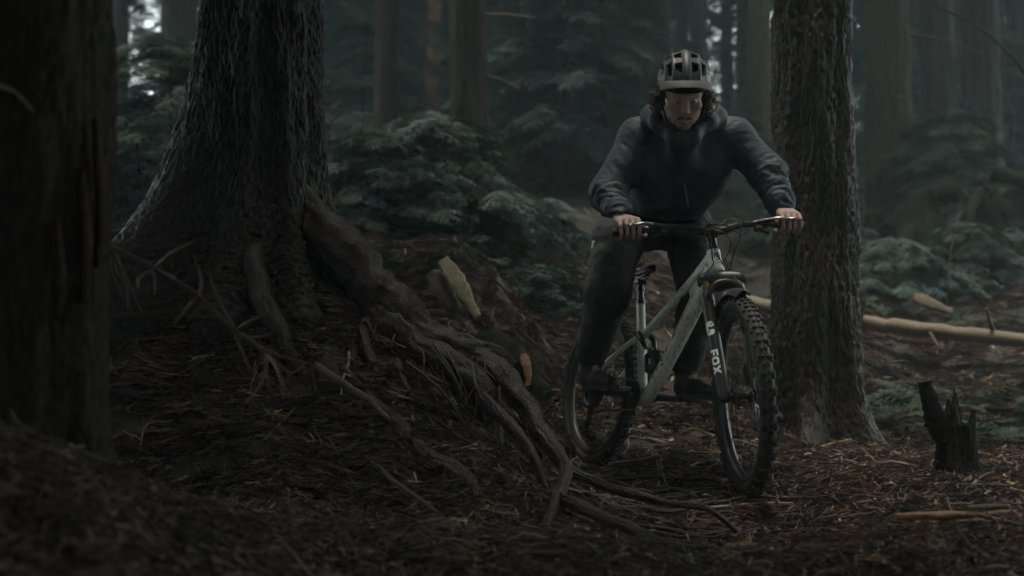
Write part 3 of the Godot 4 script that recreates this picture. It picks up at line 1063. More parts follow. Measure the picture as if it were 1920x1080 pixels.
# ==================================================================== stumps, logs, sticks
func splinter(o: Vector3, r: float, h: float, spikes: int, sd: int, low := 0.55, wide := 0.0) -> ArrayMesh:
	var g := RandomNumberGenerator.new()
	g.seed = sd
	var nu := 64
	var top := []
	var ph := []
	for i in spikes:
		ph.append([g.randf() * TAU, g.randf_range(0.35, 1.0), g.randf_range(0.12, 0.35) + wide])
	for j in nu:
		var a := TAU * j / nu
		var y := low
		for q in ph:
			y = maxf(y, low + (1.0 - low) * q[1] * (1.0 - absf(wrapf(a - q[0], -PI, PI)) / q[2]))
		top.append(h * y)
	var b := MB.new()
	var rings := []
	var inner := []
	for i in 14:
		var f := i / 13.0
		var ring := []
		for j in nu:
			var a := TAU * j / nu
			var rr := r * (1.0 + 0.5 * exp(-f * h / 0.09)) * (1.0 - 0.12 * f) * (1.0 + 0.14 * n_soft.get_noise_3d(cos(a) * 2.0 + sd, f * h * 3.0, sin(a) * 2.0) + 0.10 * n_ridge.get_noise_3d(cos(a) * 5.0, f * h * 2.0 + sd, sin(a) * 5.0))
			ring.append(o + Vector3(cos(a) * rr, -0.05 + (top[j] + 0.05) * f, sin(a) * rr))
		rings.append(ring)
	for i in 5:
		var f := i / 4.0
		var ring := []
		for j in nu:
			var a := TAU * j / nu
			var rr := r * 0.88 * (0.78 - 0.78 * f * f)
			var base: Vector3 = rings[13][j]
			ring.append(Vector3(lerpf(base.x, o.x, 0.1 + 0.9 * f), o.y + lerpf(top[j] * 0.97, h * low * 0.8, minf(1.0, f * 1.6)), lerpf(base.z, o.z, 0.1 + 0.9 * f)))
		inner.append(ring)
	b.skin(rings, false)
	b.skin(inner, false)
	return b.mesh()


func plank_mesh(pts: Array, w: float, th: float, sd: int, face := Vector3(0, 0.2, 1)) -> ArrayMesh:
	var g := RandomNumberGenerator.new()
	g.seed = sd
	var path := []
	for q in pts:
		path.append(Vector3(q[0], q[1], q[2]))
	var c := curve(path, 8)
	var rings := []
	for i in c.size():
		var f := float(i) / (c.size() - 1)
		var t: Vector3 = ((c[mini(i + 1, c.size() - 1)] as Vector3) - (c[maxi(i - 1, 0)] as Vector3)).normalized()
		var side := t.cross(face).normalized()
		var up := side.cross(t).normalized()
		var ww := w * (1.0 + 0.25 * n_mid.get_noise_1d(f * 9.0 + sd)) * (0.55 + 0.45 * sin(PI * clampf(f * 1.1 + 0.1, 0.0, 1.0)))
		var ring := []
		for k in 12:
			var a := TAU * k / 12
			var e := 1.0 + 0.2 * n_mid.get_noise_2d(k * 3.7 + sd, f * 6.0)
			ring.append(c[i] + side * ww * e * signf(cos(a)) * pow(absf(cos(a)), 0.5) + up * th * e * signf(sin(a)) * pow(absf(sin(a)), 0.6))
		rings.append(ring)
	var b := MB.new()
	b.skin(rings)
	return b.mesh()


func lying(called: String, pts: Array, m: Material, label: String, category: String, group := "", sides := 10, rough := 0.2):
	var o := thing(called, Vector3(pts[0][0], pts[0][1], pts[0][2]), label, category, group)
	part("wood", root_mesh(pts, sides, 8, rough), m, o)
	return o


func build_deadwood():
	var lg: Node3D = lying("fallen_log", [[1.45, 0.935, -9.25, 0.050], [1.963, 0.812, -8.898, 0.052], [2.601, 0.687, -8.504, 0.055], [3.063, 0.617, -8.206, 0.050], [4.1, 0.47, -7.7, 0.04]], M.wood_pale, "long pale barkless log lying across the slope right of the straight tree", "log", "", 16, 0.12)
	for q in [[[2.9, 0.64, -8.28], [2.93, 0.52, -8.15]], [[2.5, 0.70, -8.5], [2.52, 0.86, -8.46]], [[3.3, 0.6, -8.1], [3.2, 0.78, -8.0]]]:
		part("branch_stub", root_mesh([[q[0][0], q[0][1], q[0][2], 0.018], [q[1][0], q[1][1], q[1][2], 0.008]], 7, 4, 0.1), M.twig, lg)
	for q in [[[2.3, -7.2, 0.2, 1.7, 0.022], "dark stick lying below the pale log"], [[2.6, -6.2, -0.35, 1.1, 0.014], "brown stick lying right of the straight tree's foot"], [[2.2, -5.6, 0.5, 0.9, 0.011], "thin stick lying in front of the straight tree"], [[1.9, -6.0, 0.1, 0.8, 0.010], "thin stick between the straight tree and the black stump"], [[2.45, -5.2, 2.5, 0.7, 0.012], "stick lying behind the black stump"], [[1.75, -4.2, 0.7, 0.6, 0.011], "stick in front of the black stump"], [[1.2, -4.8, -0.2, 0.6, 0.007], "short stick right of the front wheel"]]:
		lying("stick", wander(q[0][0], q[0][1], q[0][2], q[0][3], q[0][4], 0.08, 0.7, 0.1), M.twig, q[1], "stick", "sticks on the forest floor", 7, 0.12)
	lying("stick", [[-0.716, 0.475, -4.309, 0.015], [-0.612, 0.415, -4.261, 0.016], [-0.510, 0.350, -4.214, 0.013], [-0.420, 0.282, -4.167, 0.009]], M.twig, "pale forked stick lying against the bank under the old tree", "stick", "sticks on the forest floor", 9, 0.15)
	lying("stick", [[-0.627, 0.226, -4.119, 0.008], [-0.480, 0.164, -3.972, 0.009], [-0.354, 0.105, -3.775, 0.008], [-0.220, 0.052, -3.576, 0.004]], M.twig, "long thin straight stick on the needles at lower left", "stick", "sticks on the forest floor", 8, 0.12)
	var br := thing("broken_wood", Vector3(1.3, ground(1.3, -3.6), -3.6), "flat broken piece of orange wood lying at lower right", "wood")
	var y0 := ground(1.4, -3.6) + 0.018
	part("heartwood", plank_mesh([[1.14, y0 - 0.004, -3.56], [1.30, y0, -3.57], [1.50, y0 + 0.004, -3.58], [1.80, y0 + 0.008, -3.60]], 0.024, 0.010, 4, Vector3.UP), M.wood_orange, br)
	part("loose_bark", plank_mesh([[1.36, y0 + 0.02, -3.57], [1.42, y0 + 0.024, -3.58], [1.50, y0 + 0.02, -3.60]], 0.018, 0.006, 7, Vector3.UP), M.twig, br)
	var pl := thing("broken_plank", Vector3(-0.19, ground(-0.19, -6.3), -6.3), "pale split piece of trunk propped upright behind the big root", "plank")
	part("wood", plank_mesh([[-0.372, 1.000, -6.40], [-0.280, 0.862, -6.34], [-0.182, 0.690, -6.29]], 0.042, 0.020, 9), M.wood_split, pl)
	part("dark_side", plank_mesh([[-0.43, 0.93, -6.45], [-0.35, 0.80, -6.40], [-0.26, 0.66, -6.36]], 0.05, 0.04, 12), M.twig, pl)
	var s1 := thing("rotten_stump", Vector3(0.06, ground(0.06, -6.15), -6.15), "low mossy stump with an orange broken face behind the big root", "stump")
	part("stump", plank_mesh([[-0.16, ground(-0.16, -6.2) + 0.02, -6.2], [-0.05, ground(-0.05, -6.15) + 0.06, -6.15], [0.06, ground(0.06, -6.12) + 0.07, -6.12], [0.16, ground(0.16, -6.08) + 0.0, -6.08]], 0.11, 0.09, 33), M.moss, s1)
	part("broken_face", plank_mesh([[0.055, ground(0.06, -6.05) + 0.16, -6.04], [0.075, ground(0.07, -6.02) + 0.10, -6.01], [0.08, ground(0.08, -6.0) + 0.03, -5.99]], 0.026, 0.02, 15), M.wood_orange, s1)
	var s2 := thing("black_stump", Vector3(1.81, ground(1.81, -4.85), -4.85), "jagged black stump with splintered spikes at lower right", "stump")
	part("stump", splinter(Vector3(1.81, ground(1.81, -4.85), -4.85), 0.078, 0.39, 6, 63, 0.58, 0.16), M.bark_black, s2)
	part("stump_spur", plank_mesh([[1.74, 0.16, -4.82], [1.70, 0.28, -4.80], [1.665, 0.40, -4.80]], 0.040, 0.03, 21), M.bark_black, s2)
	var s3 := thing("mossy_stump", Vector3(4.15, ground(4.15, -12.0), -12.0), "tall round-topped mossy stump in the shade at right", "stump")
	var p := PackedVector3Array()
	var gy := ground(4.15, -12.0)
	for i in 30:
		var f := i / 29.0
		for j in 41:
			var a := TAU * (j % 40) / 40
			var rr := (0.20 + 0.16 * exp(-f * 5.0) + 0.06 * sin(f * 5.0)) * (1.0 if f < 0.85 else sqrt(maxf(0.0, 1.0 - pow((f - 0.85) / 0.15, 2.0))))
			rr *= 1.0 + 0.22 * n_soft.get_noise_3d(cos(a) * 1.4, f * 2.5, sin(a) * 1.4)
			p.append(Vector3(4.15 + cos(a) * rr, gy - 0.1 + 0.85 * f, -12.0 + sin(a) * rr))
	var mb := MB.new()
	mb.grid(p, 41, 30, true, Vector3.UP)
	part("stump", mb.mesh(), M.moss, s3)
	part("knob", plank_mesh([[4.2, gy + 0.66, -11.86], [4.38, gy + 0.70, -11.84], [4.5, gy + 0.62, -11.84]], 0.09, 0.1, 41), M.moss, s3)
	part("root", root_mesh([[4.0, gy + 0.3, -11.85, 0.10], [3.75, ground(3.75, -11.6) + 0.12, -11.6, 0.07], [3.4, ground(3.4, -11.4) + 0.03, -11.4, 0.04]], 10, 6, 0.3), M.moss, s3)
	var s4 := thing("uprooted_mass", Vector3(5.1, ground(5.1, -12.3), -12.3), "dark upturned root mass behind the mossy stump at the right edge", "stump")
	var gy4 := ground(5.1, -12.3)
	part("root_mass", splinter(Vector3(5.15, gy4 - 0.1, -12.4), 0.42, 0.85, 8, 63, 0.6), M.bark_black, s4)
	part("root", root_mesh([[5.0, gy4 + 0.7, -12.2, 0.09], [5.3, gy4 + 0.55, -12.0, 0.08], [5.7, gy4 + 0.25, -11.8, 0.06], [6.0, gy4 + 0.0, -11.7, 0.04]], 10, 6, 0.3), M.moss, s4)
	part("root", root_mesh([[4.8, gy4 + 0.5, -12.1, 0.06], [4.6, gy4 + 0.25, -11.9, 0.05], [4.45, gy4 + 0.0, -11.7, 0.03]], 9, 6, 0.3), M.bark_black, s4)
	var ch := thing("fallen_bark", Vector3(3.3, ground(3.3, -9.3), -9.3), "pale slab of rotten wood on the slope above the fallen log", "wood")
	var yc := ground(3.3, -9.3)
	part("slab", plank_mesh([[3.12, yc + 0.16, -9.2], [3.25, yc + 0.10, -9.15], [3.38, yc + 0.04, -9.1]], 0.045, 0.02, 51), M.wood_pale, ch)
	var bough := thing("bent_bough", Vector3(5.2, 4.2, -12.5), "bare dark bough arching down into the upper right corner", "branch")
	part("wood", root_mesh([[4.2, 4.05, -12.0, 0.012], [4.8, 3.75, -12.0, 0.016], [5.25, 3.3, -12.0, 0.02], [5.6, 2.75, -12.0, 0.022], [5.9, 2.2, -12.1, 0.024]], 8, 7, 0.15), M.bark_black, bough)
	# the dead branch hanging across the near left
	var f := thing("dead_branch", Vector3(-1.2, 0.88, -3.29), "blurred dead branch with knobbly twigs hanging across the lower left", "branch")
	var main := [[-1.30, 0.93, -3.31, 0.009], [-1.218, 0.877, -3.289, 0.009], [-1.097, 0.823, -3.242, 0.009], [-0.965, 0.757, -3.195, 0.008], [-0.836, 0.683, -3.148, 0.007], [-0.730, 0.591, -3.122, 0.006], [-0.642, 0.528, -3.105, 0.005], [-0.579, 0.472, -3.107, 0.003]]
	part("stem", root_mesh(main, 8, 7, 0.3), M.twig, f)
	for i in 20:
		var q: Array = main[rng.randi_range(1, 6)]
		var o := Vector3(q[0], q[1], q[2]) + Vector3(rng.randf_range(0, 0.09), -rng.randf_range(0, 0.05), 0.02)
		o = Vector3(q[0], q[1], q[2])
		var dir := Vector3(rng.randf_range(-0.2, 1.0), rng.randf_range(-1.0, 0.45), rng.randf_range(-0.5, 0.6)).normalized()
		var l := rng.randf_range(0.08, 0.26)
		var e := o + dir * l
		var m := o.lerp(e, 0.5) + Vector3(rng.randf_range(-0.02, 0.02), rng.randf_range(-0.02, 0.02), 0)
		part("twig", root_mesh([[o.x, o.y, o.z, 0.005], [m.x, m.y, m.z, 0.004], [e.x, e.y, e.z, 0.002]], 6, 5, 0.4), M.twig, f)
	# bare saplings and twigs standing behind
	for q in [[-1.35, 8.2, 1.0, "bare thin sapling right of the old tree"], [-0.75, 9.5, 0.8, "bare forked twig standing above the rounded mound of boughs"], [1.0, 9.0, 0.7, "bare twig standing behind the bicycle saddle"], [3.6, 9.8, 0.9, "bare twig standing above the fallen log"]]:
		var gx := ground(q[0], -q[1])
		var tw := thing("bare_sapling", Vector3(q[0], gx, -q[1]), q[3], "sapling")
		part("stem", root_mesh([[q[0], gx, -q[1], 0.009], [q[0] + 0.04, gx + q[2] * 0.5, -q[1], 0.007], [q[0] + 0.12, gx + q[2], -q[1], 0.003]], 6, 5, 0.2), M.twig, tw)
		for i in 4:
			var hh: float = q[2] * rng.randf_range(0.35, 0.85)
			var s := -1.0 if i % 2 == 0 else 1.0
			var bx: float = q[0] + 0.08 * hh / q[2]
			part("twig", root_mesh([[bx, gx + hh, -q[1], 0.005], [bx + s * 0.12, gx + hh + 0.10, -q[1] + rng.randf_range(-0.1, 0.1), 0.003], [bx + s * 0.22, gx + hh + 0.13, -q[1], 0.0015]], 5, 4, 0.2), M.twig, tw)


# ==================================================================== needles, chips and twigs on the ground
func build_litter():
	var g := RandomNumberGenerator.new()
	g.seed = 913
	var meshes := []
	for k in 2:
		var b := MB.new()
		for i in 11:
			var a := g.randf() * TAU
			var c := Vector3(g.randfn() * 0.022, g.randf_range(0.0, 0.012), g.randfn() * 0.022)
			var d := Vector3(cos(a), g.randf_range(-0.25, 0.35), sin(a)).normalized() * g.randf_range(0.012, 0.042)
			var s := d.cross(Vector3.UP).normalized() * g.randf_range(0.0015, 0.0050)
			var up := Vector3(0, 0.0016, 0)
			b.flat(c - d - s, c - d + s, c + d + s * 0.6, c + d - s * 0.6, Vector3.UP)
			b.flat(c - d - up, c - d + up, c + d + up, c + d - up, s)
		if k == 1:
			for i in 2:
				var c := Vector3(g.randfn() * 0.02, 0.008, g.randfn() * 0.02)
				var a := g.randf() * TAU
				var d := Vector3(cos(a), 0.2, sin(a)) * 0.014
				var s := Vector3(-sin(a), 0.3, cos(a)) * 0.007
				b.flat(c - d, c + s, c + d, c - s, Vector3.UP)
		meshes.append(b.mesh())
	for k in 2:
		var w := []
		var tint := []
		for i in 34000:
			var d := 1.5 + 8.7 * pow(g.randf(), 1.3)
			var x := g.randf_range(-0.5, 0.5) * (d + 0.6)
			if absf(x - 0.72 - 0.06 * sin(d)) < 0.3 and d < 7.5 and g.randf() < 0.5:
				continue
			var n := n_soft.get_noise_2d(x * 1.7 + 11.0, d * 1.7)
			if n < -0.32 and g.randf() < 0.7:
				continue
			var up := Vector3(ground(x - 0.04, -d) - ground(x + 0.04, -d), 0.08, ground(x, -d - 0.04) - ground(x, -d + 0.04)).normalized()
			var bs := Basis(up.cross(Vector3(0, 0, 1)).normalized() * -1.0, up, Vector3.ZERO)
			bs = basis_along(Vector3(up.y, -up.x, 0), 0.0)
			bs = bs.rotated(Vector3.UP, 0.0) * Basis(Vector3.UP, g.randf() * TAU)
			w.append(Transform3D(bs.scaled(Vector3.ONE * g.randf_range(0.5, 1.25)), Vector3(x, ground(x, -d) + 0.003, -d)))
			var u := g.randf()
			var c := Color(0.070, 0.042, 0.032)
			if u > 0.955:
				c = Color(0.30, 0.20, 0.125)
			elif u > 0.82:
				c = Color(0.160, 0.092, 0.062)
			elif u < 0.42:
				c = Color(0.028, 0.020, 0.017)
			tint.append(c * g.randf_range(0.6, 1.35))
		var o := scatter("needle_litter", meshes[k], M.litter, w, tint, self)
		tag(o, "reddish brown needles and flakes lying over the forest floor" if k == 0 else "small dead leaves and needles strewn over the forest floor", "litter")
	var lb := MB.new()
	for q in [[-1.0, 0.0], [1.0, 0.0]]:
		lb.flat(Vector3(-1, 0.1, 0), Vector3(-0.3, 0.25, q[0] * 0.42), Vector3(0.5, 0.2, q[0] * 0.36), Vector3(0.1, 0.0, 0), Vector3.UP)
		lb.flat(Vector3(0.1, 0.0, 0), Vector3(0.5, 0.2, q[0] * 0.36), Vector3(1.15, 0.35, 0), Vector3(0.6, 0.08, 0), Vector3.UP)
	var lw := []
	var lt := []
	for i in 1700:
		var d := 2.3 + 8.0 * pow(g.randf(), 1.3)
		var x := g.randf_range(-0.48, 0.48) * (d + 0.6)
		lw.append(Transform3D(Basis.from_euler(Vector3(g.randf_range(-0.6, 0.6), g.randf() * TAU, g.randf_range(-0.6, 0.6))).scaled(Vector3.ONE * g.randf_range(0.010, 0.030)), Vector3(x, ground(x, -d) + 0.010, -d)))
		var u := g.randf()
		lt.append((Color(0.22, 0.13, 0.07) if u < 0.3 else Color(0.10, 0.075, 0.06) if u < 0.8 else Color(0.20, 0.19, 0.08)) * g.randf_range(0.5, 1.3))
	var lo := scatter("leaf_litter", lb.mesh(), M.litter, lw, lt, self)
	tag(lo, "curled dead leaves and bark flakes lying among the needles", "leaves")
	# loose twigs: nobody could count them
	var b := MB.new()
	b.tube([Vector3(-0.5, 0, 0), Vector3(-0.2, 0.02, 0.03), Vector3(0.15, 0.0, -0.02), Vector3(0.5, 0.015, 0.03)], [0.018, 0.02, 0.016, 0.009], 5)
	b.tube([Vector3(0.0, 0.01, 0.0), Vector3(0.16, 0.05, 0.12), Vector3(0.26, 0.05, 0.2)], [0.012, 0.009, 0.005], 4)
	var w := []
	var tint := []
	for i in 4600:
		var d := 2.3 + 9.0 * pow(g.randf(), 1.3)
		var x := g.randf_range(-0.48, 0.48) * (d + 0.6)
		var a := g.randf() * TAU
		var l := 0.05 + 0.3 * pow(g.randf(), 2.5)
		var e := Vector3(cos(a), 0, sin(a)) * 0.08
		var dy := ground(x + e.x, -d + e.z) - ground(x - e.x, -d - e.z)
		w.append(Transform3D(basis_along(Vector3(e.x * 2.0, dy, e.z * 2.0), g.randf() * TAU).scaled(Vector3(l, l * 0.9 + 0.05, l * 0.9 + 0.05)), Vector3(x, ground(x, -d) + 0.006, -d)))
		tint.append(Color(0.085, 0.062, 0.048) * g.randf_range(0.4, 1.5) if g.randf() > 0.06 else Color(0.26, 0.19, 0.12))
	var o := scatter("twig_litter", b.mesh(), M.litter, w, tint, self)
	tag(o, "small broken twigs lying all over the forest floor", "twigs")


# ==================================================================== the bicycle
# its own axes: x forwards, y up, z to the rider's right
const BIKE_BASIS := Basis(Vector3(0.36871, 0.00927, 0.92950), Vector3(0.10514, 0.99312, -0.05161), Vector3(-0.92358, 0.11675, 0.36520))
const BIKE_AT := Vector3(0.52628, -0.01665, -5.09608)
const AXLE_F := Vector3(0.80, 0.372, 0)
const AXLE_R := Vector3(-0.44, 0.365, 0)
const BB := Vector3(0, 0.345, 0)
const UP_S := Vector3(-0.43837, 0.89879, 0)
const FW_S := Vector3(0.89879, 0.43837, 0)
const HT_LOW := Vector3(0.5194, 0.8470, 0)
const HT_TOP := Vector3(0.4756, 0.9369, 0)
const STEM := Vector3(0.4827, 1.0182, 0)


func steered() -> Transform3D:
	var b := Basis(UP_S, -0.352)
	return Transform3D(b, HT_LOW - b * HT_LOW)


# a tube with a rounded-square section; w is half width along z, h half height; k squareness
func frame_tube(path: Array, w: Array, h: Array, k := 0.7, sides := 20) -> ArrayMesh:
	var rings := []
	for i in path.size():
		var t: Vector3 = ((path[mini(i + 1, path.size() - 1)] as Vector3) - (path[maxi(i - 1, 0)] as Vector3)).normalized()
		var up := Vector3(0, 0, 1).cross(t).normalized()
		var side := t.cross(up).normalized()
		var ring := []
		for j in sides:
			var a := TAU * j / sides
			ring.append(path[i] + side * w[i] * signf(cos(a)) * pow(absf(cos(a)), k) + up * h[i] * signf(sin(a)) * pow(absf(sin(a)), k))
		rings.append(ring)
	var b := MB.new()
	b.skin(rings)
	return b.mesh()


func draw_poly(im: Image, poly: PackedVector2Array, c: Color):
	var lo := poly[0]
	var hi := poly[0]
	for q in poly:
		lo = Vector2(minf(lo.x, q.x), minf(lo.y, q.y))
		hi = Vector2(maxf(hi.x, q.x), maxf(hi.y, q.y))
	for y in range(maxi(0, int(lo.y)), mini(im.get_height(), int(hi.y) + 2)):
		for x in range(maxi(0, int(lo.x)), mini(im.get_width(), int(hi.x) + 2)):
			if Geometry2D.is_point_in_polygon(Vector2(x + 0.5, y + 0.5), poly):
				im.set_pixel(x, y, c)


func fork_print(side: float) -> ImageTexture:
	var w := 512
	var h := 768
	var im := Image.create(w, h, false, Image.FORMAT_RGB8)
	im.fill(lin(0.012, 0.012, 0.013))
	var f := FastNoiseLite.new()
	f.seed = 4
	f.frequency = 0.03
	f.fractal_octaves = 4
	for y in h:
		for x in w:
			var q := f.get_noise_2d(x, y)
			if q > 0.28:
				im.set_pixel(x, y, lin(0.03, 0.026, 0.022))
	var white := lin(0.62, 0.64, 0.62)
	var black := lin(0.012, 0.012, 0.013)
	# the middle of the lettering, as a share of the turn from the back of the leg
	var uc := 0.5 + 0.105 * side
	var put := func(lx: float, ly: float, v0: float, sv: float, su: float) -> Vector2:
		return Vector2((uc - (ly - 0.5) * su) * w, (v0 - lx * sv) * h)
	var letters := [
		[[0, 0], [0, 1], [0.78, 1], [0.78, 0.78], [0.27, 0.78], [0.27, 0.6], [0.7, 0.6], [0.7, 0.38], [0.27, 0.38], [0.27, 0]],
	]
	var draw := func(pts: Array, ox: float, c: Color, v0: float, sv: float, su: float):
		var poly := PackedVector2Array()
		for q in pts:
			poly.append(put.call(q[0] + ox, q[1], v0, sv, su))
		draw_poly(im, poly, c)
	var v0 := 0.185 / 0.43
	var sv := 0.034 / 0.43
	var su := 0.21
	draw.call(letters[0], 0.0, white, v0, sv, su)
	var o := []
	var oi := []
	for k in 24:
		var a := TAU * k / 24
		o.append([0.5 + 0.5 * signf(cos(a)) * pow(absf(cos(a)), 0.75), 0.5 + 0.5 * signf(sin(a)) * pow(absf(sin(a)), 0.75)])
		oi.append([0.5 + 0.22 * cos(a), 0.5 + 0.24 * sin(a)])
	draw.call(o, 0.86, white, v0, sv, su)
	draw.call(oi, 0.86, black, v0, sv, su)
	draw.call([[0, 0], [0.36, 0.5], [0, 1], [0.33, 1], [0.53, 0.7], [0.73, 1], [1.06, 1], [0.7, 0.5], [1.06, 0], [0.73, 0], [0.53, 0.3], [0.33, 0]], 1.9, white, v0, sv, su)
	# the round emblem above: a white disc cut by a dark curling stroke
	var disc := []
	for k in 28:
		var a := TAU * k / 28
		disc.append([0.5 + 0.5 * signf(cos(a)) * pow(absf(cos(a)), 0.6), 0.5 + 0.5 * signf(sin(a)) * pow(absf(sin(a)), 0.6)])
	var lv := 0.305 / 0.43
	var ls := 0.058 / 0.43
	draw.call(disc, 0.0, white, lv, ls, 0.23)
	draw.call([[0.34, 1.02], [0.45, 0.66], [0.36, 0.36], [0.50, 0.30], [0.64, 0.48], [0.60, 0.80], [0.66, 1.02]], 0.0, black, lv, ls, 0.23)
	draw.call([[0.62, 0.42], [0.80, -0.02], [0.90, -0.02], [0.72, 0.52]], 0.0, black, lv, ls, 0.23)
	draw.call([[0.10, 0.86], [0.30, 0.62], [0.33, 0.70], [0.16, 0.94]], 0.0, black, lv, ls, 0.23)
	return ImageTexture.create_from_image(im)


func paint_print(kind: int) -> ImageTexture:
	var w := 512
	var h := 512
	var im := Image.create(w, h, false, Image.FORMAT_RGB8)
	var f := FastNoiseLite.new()
	f.seed = 14
	f.frequency = 0.09
	f.fractal_octaves = 2
	var f2 := FastNoiseLite.new()
	f2.seed = 15
	f2.frequency = 0.012
	f2.fractal_octaves = 3
	for y in h:
		for x in w:
			var q := f.get_noise_2d(x, y * 0.8)
			var s := 0.42 - 0.22 * f2.get_noise_2d(x, y)
			var c := Color(0.60, 0.63, 0.54) * (1.0 + 0.12 * f2.get_noise_2d(x + 300, y))
			if q > s:
				c = Color(0.10, 0.085, 0.06)
			elif q > s - 0.12:
				c = Color(0.25, 0.25, 0.20)
			im.set_pixel(x, y, lin(c.r, c.g, c.b))
	var ink := lin(0.02, 0.02, 0.02)
	if kind == 1:
		# the scribbled badge on the head tube and the small line of print under it
		var pen := func(pts: Array, r: float):
			for i in pts.size() - 1:
				var a := Vector2(pts[i][0], pts[i][1])
				var b := Vector2(pts[i + 1][0], pts[i + 1][1])
				var nn := (b - a).orthogonal().normalized() * r
				draw_poly(im, PackedVector2Array([a - nn, b - nn, b + nn, a + nn]), ink)
		pen.call([[214, 250], [232, 330], [246, 262], [258, 322], [270, 268], [292, 330], [302, 270]], 7.0)
		pen.call([[222, 300], [250, 344], [284, 300], [304, 338]], 6.0)
		pen.call([[240, 352], [262, 300], [252, 248], [278, 236], [290, 260]], 6.0)
		pen.call([[208, 336], [222, 272], [212, 240]], 5.0)
		for k in 9:
			draw_poly(im, PackedVector2Array([Vector2(208 + k * 11, 200), Vector2(216 + k * 11, 200), Vector2(216 + k * 11, 212), Vector2(208 + k * 11, 212)]), ink)
	elif kind == 2:
		# broken dark strokes along the down tube, too slanted to be read
		var g := RandomNumberGenerator.new()
		g.seed = 5
		for k in 11:
			var y := 160.0 + k * 27.0
			for u0 in [0.955, 0.545]:
				var x0: float = u0 * w - 30.0
				draw_poly(im, PackedVector2Array([Vector2(x0 + 2, y), Vector2(x0 + 30, y + 6), Vector2(x0 + 52, y + g.randf_range(8, 18)), Vector2(x0 + 20, y + g.randf_range(14, 22))]), ink)
	return ImageTexture.create_from_image(im)


func bike_part(called: String, b, m: Material, parent: Node3D, turned := false, label := "") -> MeshInstance3D:
	var o := part_own(called, b.mesh() if b is MB else b, m, parent, label)
	if turned:
		o.transform = steered()
	return o


